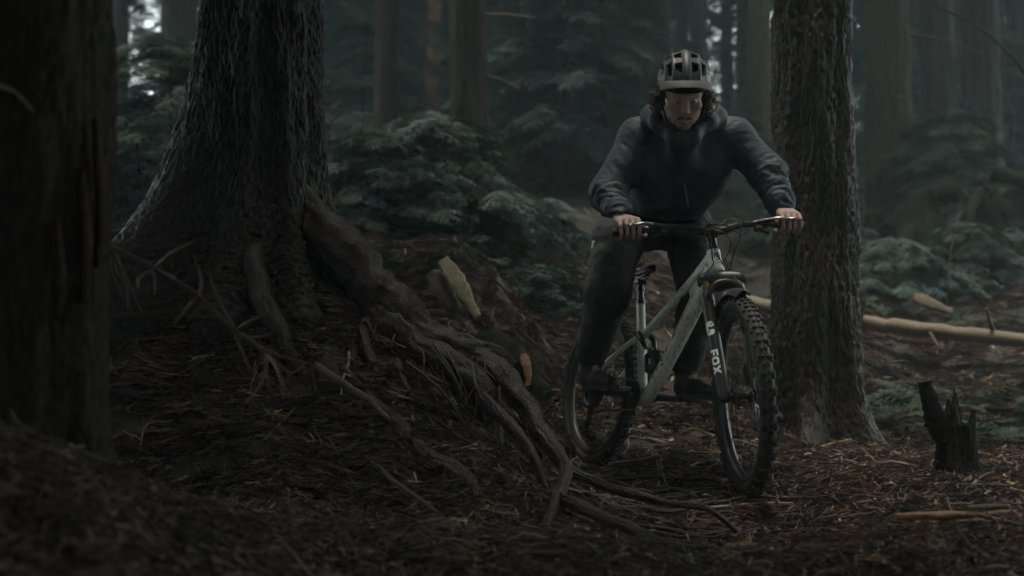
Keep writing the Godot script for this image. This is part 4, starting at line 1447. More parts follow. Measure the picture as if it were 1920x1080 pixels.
func wheel(called: String, bike: Node3D, at: Transform3D, r: float, rotor_side: float, cassette: bool):
	var wn := Node3D.new()
	wn.name = called
	bike.add_child(wn)
	wn.transform = at
	var turn := Basis(Vector3.RIGHT, PI / 2)  # lathe axis y becomes z
	var rc := r - 0.034
	var b := MB.new()
	var prof := []
	for i in 19:
		var a := lerpf(-2.45, 2.45, i / 18.0)
		prof.append(Vector2(rc + 0.0285 * cos(a), 0.0285 * sin(a)))
	prof.append(Vector2(rc - 0.030, 0.013))
	prof.append(Vector2(rc - 0.030, -0.013))
	prof.append(prof[0])
	prof.reverse()
	b.lathe(Transform3D(turn, Vector3.ZERO), prof, 72)
	part_own("tyre", b.mesh(), M.rubber, wn)
	b = MB.new()
	var n := 76
	for i in n:
		var a := TAU * i / n
		for q in [[-0.0080, 0.0, 0.014, 0.0115], [0.0080, 0.0, 0.014, 0.0115], [-0.0240, 0.62, 0.014, 0.010], [0.0240, -0.62, 0.014, 0.010], [-0.0170, 0.38, 0.010, 0.0065], [0.0170, -0.38, 0.010, 0.0065]]:
			var edge: bool = absf(q[0]) > 0.012
			var aa := a + (TAU / n * 0.5 if (edge and i % 2 == 0) else 0.0)
			if absf(q[0]) > 0.015 and absf(q[0]) < 0.02 and i % 2 == 0:
				continue
			var h := r - 0.0055 - (0.0085 if absf(q[0]) > 0.02 else (0.003 if edge else 0.0))
			var xf := Transform3D(Basis(Vector3(0, 0, 1), aa), Vector3.ZERO) * Transform3D(Basis(Vector3(0, 1, 0), 0.0) * Basis(Vector3(1, 0, 0), 0.0), Vector3.ZERO)
			xf = Transform3D(Basis(Vector3.BACK, aa), Vector3.ZERO) * Transform3D(Basis(Vector3.UP, q[1]), Vector3(h, 0, q[0]))
			b.box(xf, Vector3(0.011, q[2], q[3]), 0.0014)
	part_own("tread", b.mesh(), M.rubber, wn)
	b = MB.new()
	var ri := rc - 0.026
	b.lathe(Transform3D(turn, Vector3.ZERO), [Vector2(ri, 0.018), Vector2(ri - 0.008, 0.018), Vector2(ri - 0.012, 0.0165), Vector2(ri - 0.027, 0.008), Vector2(ri - 0.029, 0.004), Vector2(ri - 0.029, -0.004), Vector2(ri - 0.027, -0.008), Vector2(ri - 0.012, -0.0165), Vector2(ri - 0.008, -0.018), Vector2(ri, -0.018), Vector2(ri, 0.018)], 72)
	part_own("rim", b.mesh(), M.rim, wn)
	b = MB.new()
	b.lathe(Transform3D(turn, Vector3.ZERO), [Vector2(0.0, 0.066), Vector2(0.010, 0.066), Vector2(0.010, 0.052), Vector2(0.013, 0.052), Vector2(0.013, 0.034), Vector2(0.029, 0.034), Vector2(0.029, 0.029), Vector2(0.014, 0.022), Vector2(0.013, 0.0), Vector2(0.014, -0.022), Vector2(0.029, -0.029), Vector2(0.029, -0.034), Vector2(0.013, -0.034), Vector2(0.013, -0.052), Vector2(0.010, -0.052), Vector2(0.010, -0.066), Vector2(0.0, -0.066)].map(func(q): return Vector2(q.x, -q.y)), 20)
	part_own("hub", b.mesh(), M.black_metal, wn)
	b = MB.new()
	b.tube([Vector3.ZERO, Vector3(0, 1, 0)], 0.0012, 5, false)
	var sp := b.mesh()
	for i in 28:
		var z := 0.031 if i % 2 == 0 else -0.031
		var a := TAU * i / 28
		var a2 := a + (0.42 if (i / 2) % 2 == 0 else -0.42) * 2.2
		var p := Vector3(cos(a2) * 0.027, sin(a2) * 0.027, z)
		var e := Vector3(cos(a) * (ri - 0.028), sin(a) * (ri - 0.028), z * 0.12)
		var dir := e - p
		var o := part_own("spoke", sp, M.black_metal, wn)
		var yy := dir.normalized()
		var xx := yy.cross(Vector3.BACK).normalized()
		o.transform = Transform3D(Basis(xx, dir, xx.cross(yy)), p)
	b = MB.new()
	var rr := 0.100
	for ring in [[0.092, 0.100], [0.060, 0.066], [0.022, 0.030]]:
		b.lathe(Transform3D(turn, Vector3(0, 0, rotor_side)), [Vector2(ring[0], -0.001), Vector2(ring[1], -0.001), Vector2(ring[1], 0.001), Vector2(ring[0], 0.001), Vector2(ring[0], -0.001)], 40)
	for i in 10:
		var a := TAU * i / 10
		b.tube([Vector3(cos(a) * 0.025, sin(a) * 0.025, rotor_side), Vector3(cos(a + 0.35) * 0.063, sin(a + 0.35) * 0.063, rotor_side), Vector3(cos(a + 0.2) * 0.094, sin(a + 0.2) * 0.094, rotor_side)], 0.0022, 5)
	part_own("brake_rotor", b.mesh(), M.steel, wn)
	if cassette:
		b = MB.new()
		for i in 9:
			var cr := 0.022 + 0.0085 * i
			var cz := 0.052 - 0.0042 * i
			var ring := []
			var ring2 := []
			var nt := 12 + i * 5
			for k in nt * 2:
				var a := PI * k / nt
				var q := cr + (0.004 if k % 2 == 0 else 0.0)
				ring.append(Vector3(cos(a) * q, sin(a) * q, cz))
				ring2.append(Vector3(cos(a) * q, sin(a) * q, cz - 0.002))
			b.skin([ring, ring2])
		part_own("cassette", b.mesh(), M.steel_dark, wn)


func build_bike():
	M.rubber = mat(Color.WHITE, 0.7)
	M.rubber.albedo_texture = noise_tex(201, 0.05, lin(0.010, 0.010, 0.010), lin(0.040, 0.033, 0.028), 4)
	M.rubber.uv1_triplanar = true
	M.rubber.uv1_scale = Vector3(6, 6, 6)
	M.rim = mat(lin(0.030, 0.032, 0.033), 0.38)
	M.black_metal = mat(lin(0.016, 0.016, 0.017), 0.35)
	M.black_plastic = mat(lin(0.014, 0.014, 0.015), 0.55)
	M.steel = mat(lin(0.42, 0.42, 0.41), 0.3, 1.0)
	M.steel_dark = mat(lin(0.20, 0.20, 0.20), 0.35, 1.0)
	M.gold = mat(lin(0.15, 0.09, 0.025), 0.4, 0.6)
	M.paint = mat(Color.WHITE, 0.42)
	M.paint.albedo_texture = paint_print(0)
	M.paint_badge = mat(Color.WHITE, 0.42)
	M.paint_badge.albedo_texture = paint_print(1)
	M.paint_down = mat(Color.WHITE, 0.42)
	M.paint_down.albedo_texture = paint_print(2)
	M.cable = mat(lin(0.012, 0.012, 0.012), 0.4)
	M.grip = mat(lin(0.012, 0.012, 0.012), 0.8)
	M.print_white = mat(lin(0.6, 0.6, 0.58), 0.6)
	M.orange_print = mat(lin(0.35, 0.14, 0.03), 0.6)
	var bike := Node3D.new()
	bike.name = numbered("mountain_bike")
	add_child(bike)
	bike.transform = Transform3D(BIKE_BASIS, BIKE_AT)
	tag(bike, "muddy pale grey full-suspension mountain bike ridden down the trail", "bicycle")
	var S := steered()

	# frame
	var steps := 8
	var tt := curve([Vector3(0.478, 0.912, 0), Vector3(0.36, 0.838, 0), Vector3(0.15, 0.715, 0), Vector3(-0.055, 0.600, 0)], steps)
	bike_part("top_tube", frame_tube(tt, spread([0.024, 0.020, 0.018, 0.016], steps), spread([0.030, 0.021, 0.017, 0.016], steps)), M.paint, bike)
	var dt := curve([Vector3(0.492, 0.868, 0), Vector3(0.40, 0.752, 0), Vector3(0.22, 0.530, 0), Vector3(0.10, 0.395, 0), Vector3(0.045, 0.345, 0), Vector3(-0.02, 0.322, 0)], steps)
	bike_part("down_tube", frame_tube(dt, spread([0.031, 0.030, 0.027, 0.026, 0.030, 0.024], steps), spread([0.034, 0.034, 0.030, 0.028, 0.026, 0.018], steps)), M.paint_down, bike)
	var gus := curve([Vector3(0.487, 0.885, 0), Vector3(0.41, 0.82, 0), Vector3(0.335, 0.76, 0)], steps)
	bike_part("gusset", frame_tube(gus, spread([0.014, 0.010, 0.005], steps), spread([0.045, 0.05, 0.03], steps), 0.9), M.paint, bike)
	var b := MB.new()
	b.lathe(Transform3D(Basis(-FW_S, UP_S, Vector3(0, 0, -1)), HT_LOW), [Vector2(0.0, 0.0), Vector2(0.030, 0.0), Vector2(0.0325, 0.004), Vector2(0.0325, 0.016), Vector2(0.030, 0.030), Vector2(0.0275, 0.05), Vector2(0.0265, 0.07), Vector2(0.0275, 0.088), Vector2(0.0275, 0.098), Vector2(0.0255, 0.1), Vector2(0.0, 0.1)], 40)
	bike_part("head_tube", b, M.paint_badge, bike, false, "pale grey head tube with a scribbled dark badge")
	var sd := Vector3(-0.2402, 0.9707, 0)
	b = MB.new()
	b.tube([BB + sd * 0.03, BB + sd * 0.14, BB + sd * 0.25, BB + sd * 0.32, BB + sd * 0.42], [0.022, 0.020, 0.021, 0.0195, 0.0195], 20)
	bike_part("seat_tube", b, M.paint, bike)
	b = MB.new()
	b.tube([BB + sd * 0.412, BB + sd * 0.432], [0.0215, 0.0215], 20)
	b.box(Transform3D(Basis(), BB + sd * 0.422 + Vector3(-0.024, 0, 0)), Vector3(0.012, 0.014, 0.016), 0.002)
	bike_part("seat_clamp", b, M.black_metal, bike)
	b = MB.new()
	b.tube([BB + sd * 0.43, BB + sd * 0.475], [0.0158, 0.0158], 16)
	b.tube([BB + sd * 0.475, BB + sd * 0.49], [0.0195, 0.0195], 16)
	b.tube([BB + sd * 0.485, BB + sd * 0.518], [0.0145, 0.0145], 16)
	b.box(Transform3D(Basis(), BB + sd * 0.518), Vector3(0.05, 0.022, 0.045), 0.004)
	bike_part("seat_post", b, M.black_metal, bike)
	# saddle
	var rings := []
	for i in 15:
		var f := i / 14.0
		var x := lerpf(-0.005, -0.275, f)
		var hw := lerpf(0.017, 0.024, sstep(0.0, 0.45, f)) + 0.046 * sstep(0.4, 0.92, f)
		if f > 0.93:
			hw *= 0.82
		if i == 0:
			hw = 0.009
		var y := 0.902 + 0.010 * cos(f * TAU) - 0.006 * (1.0 - f)
		var ring := []
		for j in 20:
			var a := TAU * j / 20
			var yy := sin(a)
			ring.append(Vector3(x, y + (yy * 0.012 if yy > 0 else yy * 0.024 * (0.6 + 0.4 * absf(cos(a)))) - 0.010 * pow(absf(cos(a)), 3.0), cos(a) * hw))
		rings.append(ring)
	b = MB.new()
	b.skin(rings)
	var sad := bike_part("saddle", b, M.black_plastic, bike)
	b = MB.new()
	for s in [-1.0, 1.0]:
		b.tube(curve([Vector3(-0.05, 0.885, s * 0.006), Vector3(-0.10, 0.863, s * 0.02), Vector3(-0.19, 0.863, s * 0.022), Vector3(-0.25, 0.885, s * 0.03)], 5), 0.0035, 6)
	part_own("rail", b.mesh(), M.steel_dark, sad)

	# rear end
	for s in [-1.0, 1.0]:
		b = MB.new()
		b.tube(curve([BB + sd * 0.255 + Vector3(0.0, 0, s * 0.022), Vector3(-0.12, 0.555, s * 0.045), Vector3(-0.28, 0.470, s * 0.062), Vector3(-0.425, 0.380, s * 0.066)], 6), spread([0.013, 0.0105, 0.010, 0.011], 6), 12)
		bike_part("seat_stay", b, M.paint, bike)
		b = MB.new()
		b.tube(curve([Vector3(0.0, 0.375, s * 0.03), Vector3(-0.10, 0.362, s * 0.048), Vector3(-0.28, 0.360, s * 0.064), Vector3(-0.45, 0.365, s * 0.068)], 6), spread([0.020, 0.016, 0.012, 0.013], 6), 12)
		bike_part("chain_stay", b, M.paint, bike)
	b = MB.new()
	for s in [-1.0, 1.0]:
		b.tube(curve([Vector3(-0.045, 0.615, s * 0.026), Vector3(0.0, 0.585, s * 0.028), Vector3(0.028, 0.548, s * 0.02)], 4), spread([0.011, 0.014, 0.010], 4), 10)
	bike_part("rocker_link", b, M.black_metal, bike)
	b = MB.new()
	var sa := Vector3(0.030, 0.552, 0)
	var sb := Vector3(0.062, 0.392, 0)
	b.tube([sa, sa.lerp(sb, 0.18)], [0.011, 0.011], 12)
	b.tube([sa.lerp(sb, 0.15), sa.lerp(sb, 0.22), sa.lerp(sb, 0.62), sa.lerp(sb, 0.66)], [0.020, 0.026, 0.026, 0.020], 18)
	b.tube([sa.lerp(sb, 0.64), sb], [0.010, 0.010], 12)
	b.tube([sa.lerp(sb, 0.12) + Vector3(0.045, 0.006, 0), sa.lerp(sb, 0.60) + Vector3(0.045, 0.006, 0)], [0.021, 0.021], 16)
	b.box(Transform3D(Basis(), sa.lerp(sb, 0.2) + Vector3(0.024, 0.006, 0)), Vector3(0.03, 0.022, 0.02), 0.004)
	var shk := bike_part("shock", b, M.black_metal, bike)
	b = MB.new()
	for k in 3:
		b.box(Transform3D(Basis(Vector3(0, 0, 1), 0.2), sa.lerp(sb, 0.40) + Vector3(0.028, 0.004, 0.0235 - 0.004 * k)), Vector3(0.004, 0.028 - 0.004 * k, 0.003), 0.0006)
	part_own("print_mark", b.mesh(), M.print_white, shk)
	b = MB.new()
	b.box(Transform3D(Basis(Vector3(0, 0, 1), 0.2), sa.lerp(sb, 0.74) + Vector3(0.03, 0.0, 0.012)), Vector3(0.02, 0.004, 0.008), 0.001)
	part_own("print_mark", b.mesh(), M.orange_print, shk)

	# drive
	b = MB.new()
	b.lathe(Transform3D(Basis(Vector3.RIGHT, PI / 2), BB), [Vector2(0, 0.06), Vector2(0.022, 0.06), Vector2(0.022, -0.06), Vector2(0, -0.06)].map(func(q): return Vector2(q.x, -q.y)), 20)
	bike_part("bottom_bracket", b, M.black_metal, bike)
	b = MB.new()
	var r1 := []
	var r2 := []
	for k in 64:
		var a := TAU * k / 64
		var q := 0.063 + (0.005 if k % 2 == 0 else 0.0)
		r1.append(BB + Vector3(cos(a) * q, sin(a) * q, 0.051))
		r2.append(BB + Vector3(cos(a) * q, sin(a) * q, 0.048))
	b.skin([r1, r2])
	bike_part("chainring", b, M.black_metal, bike)
	for s in [1.0, -1.0]:
		var dirc := Vector3(-s, 0.0, 0)
		b = MB.new()
		var c0 := BB + Vector3(0, 0, s * 0.068)
		b.tube([c0 - dirc * 0.02, c0, c0 + dirc * 0.06 + Vector3(0, 0, s * 0.006), c0 + dirc * 0.168 + Vector3(0, 0, s * 0.012), c0 + dirc * 0.185 + Vector3(0, 0, s * 0.012)], [0.012, 0.017, 0.013, 0.013, 0.010], 12)
		bike_part("crank_arm", b, M.black_metal, bike)
		b = MB.new()
		var pc := c0 + dirc * 0.17 + Vector3(0, 0, s * 0.075)
		b.tube([c0 + dirc * 0.17, pc + Vector3(0, 0, s * 0.045)], [0.007, 0.007], 8)
		for q in [[-0.045, 0.0, 0.008, 0.10], [0.045, 0.0, 0.008, 0.10], [0.0, 0.0, 0.014, 0.10]]:
			b.box(Transform3D(Basis(), pc + Vector3(q[0], 0, 0)), Vector3(q[2], 0.014, q[3]), 0.002)
		for q in [-0.046, 0.046, 0.0]:
			b.box(Transform3D(Basis(), pc + Vector3(0, 0, q)), Vector3(0.098, 0.013, 0.009), 0.002)
		for q in [[-0.045, -0.04], [-0.045, 0.0], [-0.045, 0.04], [0.045, -0.04], [0.045, 0.0], [0.045, 0.04]]:
			b.tube([pc + Vector3(q[0], -0.012, q[1]), pc + Vector3(q[0], 0.012, q[1])], [0.002, 0.002], 5)
		bike_part("pedal", b, M.black_metal, bike)
	b = MB.new()
	var ch := [Vector3(0.02, 0.408, 0.0495), Vector3(-0.10, 0.412, 0.048), Vector3(-0.30, 0.418, 0.044), Vector3(-0.45, 0.422, 0.042)]
	var cl := [Vector3(0.02, 0.282, 0.0495), Vector3(-0.12, 0.275, 0.047), Vector3(-0.30, 0.262, 0.044), Vector3(-0.405, 0.235, 0.043), Vector3(-0.43, 0.215, 0.043)]
	for path in [ch, cl]:
		var c := curve(path, 12)
		for i in c.size() - 1:
			var mid: Vector3 = ((c[i] as Vector3) + (c[i + 1] as Vector3)) * 0.5
			var t: Vector3 = ((c[i + 1] as Vector3) - (c[i] as Vector3))
			b.box(Transform3D(Basis(Vector3(0, 0, 1), atan2(t.y, t.x)), mid), Vector3(t.length() * 0.82, 0.008, 0.004 if i % 2 == 0 else 0.0065), 0.001)
	bike_part("chain", b, M.steel_dark, bike)
	b = MB.new()
	b.tube([Vector3(-0.445, 0.345, 0.062), Vector3(-0.43, 0.30, 0.07), Vector3(-0.40, 0.275, 0.062)], [0.010, 0.015, 0.012], 10)
	b.box(Transform3D(Basis(Vector3(0, 0, 1), -0.3), Vector3(-0.415, 0.235, 0.05)), Vector3(0.014, 0.105, 0.004), 0.001)
	b.box(Transform3D(Basis(Vector3(0, 0, 1), -0.3), Vector3(-0.415, 0.235, 0.036)), Vector3(0.014, 0.105, 0.004), 0.001)
	for q in [Vector3(-0.40, 0.272, 0.043), Vector3(-0.432, 0.196, 0.043)]:
		b.lathe(Transform3D(Basis(Vector3.RIGHT, PI / 2), q), [Vector2(0, 0.003), Vector2(0.022, 0.003), Vector2(0.022, -0.003), Vector2(0, -0.003)].map(func(e): return Vector2(e.x, -e.y)), 14)
	bike_part("derailleur", b, M.black_metal, bike)

	wheel("rear_wheel", bike, Transform3D(Basis(), AXLE_R), 0.365, -0.058, true)
	wheel("front_wheel", bike, S * Transform3D(Basis(), AXLE_F), 0.372, -0.048, false)

	# fork
	var lathe_b := Basis(-FW_S, UP_S, Vector3(0, 0, -1))
	for s in [1.0, -1.0]:
		b = MB.new()
		var prof := [Vector2(0.0, -0.02), Vector2(0.016, -0.02), Vector2(0.022, -0.012)]
		for i in 25:
			var y := 0.43 * i / 24.0
			prof.append(Vector2(0.0245 if y < 0.35 else 0.0245 + 0.0025 * sstep(0.35, 0.41, y), y))
		prof.append(Vector2(0.0, 0.43))
		b.lathe(Transform3D(lathe_b, AXLE_F + Vector3(0, 0, s * 0.067)), prof, 48)
		for i in b.uv.size():
			b.uv[i].y = clampf((b.v[i] - AXLE_F).dot(UP_S) / 0.43, 0.0, 1.0)
		var lm := mat(Color.WHITE, 0.4)
		lm.albedo_texture = fork_print(s)
		lm.texture_repeat = false
		bike_part("fork_leg", b, lm, bike, true, "black fork leg lettered FOX in white")
		b = MB.new()
		var la := AXLE_F + Vector3(0, 0, s * 0.067)
		b.tube([la + UP_S * 0.425, la + UP_S * 0.485], [0.018, 0.018], 20)
		bike_part("stanchion", b, M.gold, bike, true)
	b = MB.new()
	b.tube(curve([AXLE_F + Vector3(0, 0, 0.066) + UP_S * 0.400 + FW_S * 0.014, AXLE_F + Vector3(0, 0, 0.064) + UP_S * 0.425 + FW_S * 0.034, AXLE_F + Vector3(0, 0, 0.035) + UP_S * 0.452 + FW_S * 0.044, AXLE_F + UP_S * 0.460 + FW_S * 0.046, AXLE_F + Vector3(0, 0, -0.035) + UP_S * 0.452 + FW_S * 0.044, AXLE_F + Vector3(0, 0, -0.064) + UP_S * 0.425 + FW_S * 0.034, AXLE_F + Vector3(0, 0, -0.066) + UP_S * 0.400 + FW_S * 0.014], 6), spread([0.016, 0.013, 0.012, 0.012, 0.012, 0.013, 0.016], 6), 14)
	bike_part("fork_arch", b, M.black_metal, bike, true)
	rings = []
	var cm := AXLE_F + UP_S * 0.492
	for i in 17:
		var z := lerpf(-0.092, 0.092, i / 16.0)
		var e := absf(z) / 0.092
		var cc := cm + Vector3(0, 0, z) + UP_S * (0.012 * (1.0 - e * e)) - FW_S * (0.032 * (1.0 - e))
		var hw := lerpf(0.044, 0.024, e) * (0.72 if i == 0 or i == 16 else 1.0)
		var hh := lerpf(0.036, 0.026, e) * (0.72 if i == 0 or i == 16 else 1.0)
		var ring := []
		for j in 18:
			var a := TAU * j / 18
			ring.append(cc + FW_S * hw * signf(cos(a)) * pow(absf(cos(a)), 0.7) + UP_S * hh * signf(sin(a)) * pow(absf(sin(a)), 0.7))
		rings.append(ring)
	b = MB.new()
	b.skin(rings)
	bike_part("fork_crown", b, M.black_metal, bike, true)
	# mudguard over the front tyre
	var outer := []
	for i in 17:
		var a := lerpf(1.30, 2.45, i / 16.0)
		var wd := 0.040 * (1.0 - 0.35 * pow(absf(i / 16.0 - 0.5) * 2.0, 3.0))
		var ring := []
		for j in 18:
			var f := (j % 9) / 8.0 * 2.0 - 1.0
			if j >= 9:
				f = -f
			var rr := 0.398 - 0.022 * f * f + (0.0 if j < 9 else -0.0025)
			ring.append(AXLE_F + Vector3(cos(a) * rr, sin(a) * rr, f * wd))
		outer.append(ring)
	b = MB.new()
	b.skin(outer)
	bike_part("mudguard", b, M.black_plastic, bike, true)
	b = MB.new()
	b.tube([AXLE_F + Vector3(0, 0, 0.082), AXLE_F + Vector3(0, 0, -0.082)], [0.009, 0.009], 12)
	bike_part("front_axle", b, M.black_metal, bike, true)
	b = MB.new()
	b.box(Transform3D(Basis(UP_S.cross(Vector3.BACK), UP_S, Vector3.BACK), AXLE_F + UP_S * 0.10 - FW_S * 0.04 + Vector3(0, 0, -0.052)), Vector3(0.04, 0.075, 0.034), 0.006)
	bike_part("brake_caliper", b, M.black_metal, bike, true)

	# cockpit
	b = MB.new()
	b.lathe(Transform3D(lathe_b, HT_TOP), [Vector2(0, 0), Vector2(0.027, 0.0), Vector2(0.026, 0.008), Vector2(0.0205, 0.018), Vector2(0.0205, 0.052), Vector2(0.0205, 0.094), Vector2(0.017, 0.098), Vector2(0, 0.098)], 28)
	bike_part("headset_spacer", b, M.black_metal, bike, true)
	b = MB.new()
	var st0 := HT_TOP + UP_S * 0.070
	b.tube([st0 - FW_S * 0.022, st0 - FW_S * 0.014, st0 + FW_S * 0.02, st0 + FW_S * 0.042], [0.018, 0.023, 0.020, 0.021], 18)
	b.box(Transform3D(Basis(FW_S, UP_S, Vector3.BACK), STEM), Vector3(0.046, 0.046, 0.052), 0.008)
	for q in [[0.016, 0.02], [-0.016, 0.02], [0.016, -0.02], [-0.016, -0.02]]:
		b.tube([STEM + FW_S * 0.02 + UP_S * q[0] + Vector3(0, 0, q[1]), STEM + FW_S * 0.028 + UP_S * q[0] + Vector3(0, 0, q[1])], [0.004, 0.004], 8)
	bike_part("stem", b, M.black_metal, bike, true)
	b = MB.new()
	b.tube([STEM + FW_S * 0.0245 + UP_S * 0.016 + Vector3(0, 0, 0.016), STEM + FW_S * 0.027 + UP_S * 0.016 + Vector3(0, 0, 0.016)], [0.006, 0.006], 8)
	b.box(Transform3D(Basis(FW_S, UP_S, Vector3.BACK), STEM + UP_S * 0.024), Vector3(0.02, 0.004, 0.03), 0.001)
	bike_part("stem_bolt", b, M.steel, bike, true)
	b = MB.new()
	var bar := bar_path()
	b.tube(curve(bar, 5), spread([0.0112, 0.0112, 0.0115, 0.014, 0.0175, 0.0175, 0.0175, 0.014, 0.0115, 0.0112, 0.0112], 5), 18)
	bike_part("handlebar", b, M.black_metal, bike, true)
	for s in [1.0, -1.0]:
		b = MB.new()
		var ge := bar_at(s * 0.39)
		var gi := bar_at(s * 0.262)
		var path := []
		var rad := []
		for i in 27:
			path.append(gi.lerp(ge, i / 26.0))
			rad.append(0.0158 if i % 2 == 0 else 0.0148)
		rad[0] = 0.0185
		rad[1] = 0.0185
		rad[26] = 0.0175
		b.tube(path, rad, 18)
		bike_part("grip", b, M.grip, bike, true)
		b = MB.new()
		var cc := bar_at(s * 0.225)
		b.tube([cc - Vector3(0, 0, s * 0.008), cc + Vector3(0, 0, s * 0.008)], [0.0165, 0.0165], 14)
		b.tube(curve([cc + FW_S * 0.014 - Vector3(0, 0, s * 0.035), cc + FW_S * 0.024, cc + FW_S * 0.030 + Vector3(0, 0, s * 0.03)], 4), spread([0.008, 0.0105, 0.009], 4), 12)
		b.tube([cc + FW_S * 0.014 - Vector3(0, 0, s * 0.035), cc + FW_S * 0.006 - Vector3(0, 0, s * 0.085)], [0.0085, 0.0065], 10)
		var lv: MeshInstance3D = bike_part("brake_lever", b, M.black_metal, bike, true)
		b = MB.new()
		b.tube(curve([cc + FW_S * 0.034 + Vector3(0, 0, s * 0.012), cc + FW_S * 0.050 - UP_S * 0.006 + Vector3(0, 0, s * 0.045), cc + FW_S * 0.052 - UP_S * 0.012 + Vector3(0, 0, s * 0.085), cc + FW_S * 0.058 - UP_S * 0.014 + Vector3(0, 0, s * 0.105)], 5), spread([0.006, 0.0055, 0.005, 0.0055], 5), 8)
		part_own("lever_blade", b.mesh(), M.steel, lv)
		b = MB.new()
		var sh := bar_at(s * 0.19)
		b.tube([sh - Vector3(0, 0, 0.006), sh + Vector3(0, 0, 0.006)], [0.015, 0.015], 12)
		b.box(Transform3D(Basis(FW_S, UP_S, Vector3.BACK), sh - UP_S * 0.026 + FW_S * 0.004), Vector3(0.026, 0.024, 0.036), 0.006)
		b.tube([sh - UP_S * 0.03 + Vector3(0, 0, s * 0.012), sh - UP_S * 0.036 - FW_S * 0.02 + Vector3(0, 0, s * 0.045)], [0.006, 0.007], 8)
		b.tube([sh + UP_S * 0.012, sh + UP_S * 0.020 + Vector3(0, 0, s * 0.03)], [0.004, 0.003], 8)
		bike_part("shifter" if s > 0 else "dropper_lever", b, M.black_metal, bike, true)
	# cables and hoses in loose loops before the head tube; given in the bicycle's axes, ends on the turned bar
	var B := func(z: float, f := 0.0, u := 0.0) -> Vector3: return S * (bar_at(z) + FW_S * f + UP_S * u)
	var cables := [
		[B.call(0.14, 0.006, 0.0), B.call(0.07, 0.045, -0.025), B.call(-0.02, 0.075, -0.055), B.call(-0.05, 0.05, -0.10), HT_TOP + Vector3(0.045, -0.035, -0.03), HT_LOW + Vector3(0.01, 0.02, -0.045), HT_LOW + Vector3(-0.03, -0.02, -0.036)],
		[B.call(0.155, 0.01, -0.03), B.call(0.08, 0.055, -0.05), B.call(0.0, 0.07, -0.03), B.call(-0.06, 0.05, 0.02), B.call(-0.10, 0.06, -0.05), HT_TOP + Vector3(0.06, -0.05, -0.05), HT_LOW + Vector3(0.02, -0.01, -0.045)],
		[B.call(-0.14, 0.006, 0.0), B.call(-0.075, 0.045, 0.018), B.call(-0.01, 0.062, 0.022), B.call(0.035, 0.06, -0.02), B.call(0.03, 0.06, -0.075), HT_TOP + Vector3(0.05, -0.035, 0.03), HT_LOW + Vector3(0.03, 0.03, 0.038), HT_LOW + Vector3(-0.03, -0.005, 0.036)],
		[B.call(-0.155, 0.01, -0.03), B.call(-0.09, 0.06, -0.065), B.call(-0.03, 0.075, -0.02), B.call(0.03, 0.06, -0.01), B.call(0.05, 0.055, -0.06), B.call(0.02, 0.065, -0.13), S * (HT_LOW + FW_S * 0.05 + Vector3(0, 0, -0.02)), S * (AXLE_F + UP_S * 0.40 + FW_S * 0.03 + Vector3(0, 0, -0.075)), S * (AXLE_F + UP_S * 0.14 - FW_S * 0.02 + Vector3(0, 0, -0.08))],
	]
	for c in cables:
		b = MB.new()
		b.tube(curve(c, 8), 0.0027, 8)
		bike_part("cable", b, M.cable, bike)


func bar_path() -> Array:
	var out := []
	for z in [-0.39, -0.30, -0.20, -0.11, -0.05, 0.0, 0.05, 0.11, 0.20, 0.30, 0.39]:
		out.append(bar_at(z))
	return out


func bar_at(z: float) -> Vector3:
	var a := absf(z)
	return STEM + Vector3(0, 0, z) + UP_S * (0.036 * sstep(0.03, 0.16, a) + 0.012 * a) - FW_S * (0.010 * sstep(0.03, 0.16, a) + 0.16 * maxf(0.0, a - 0.14))


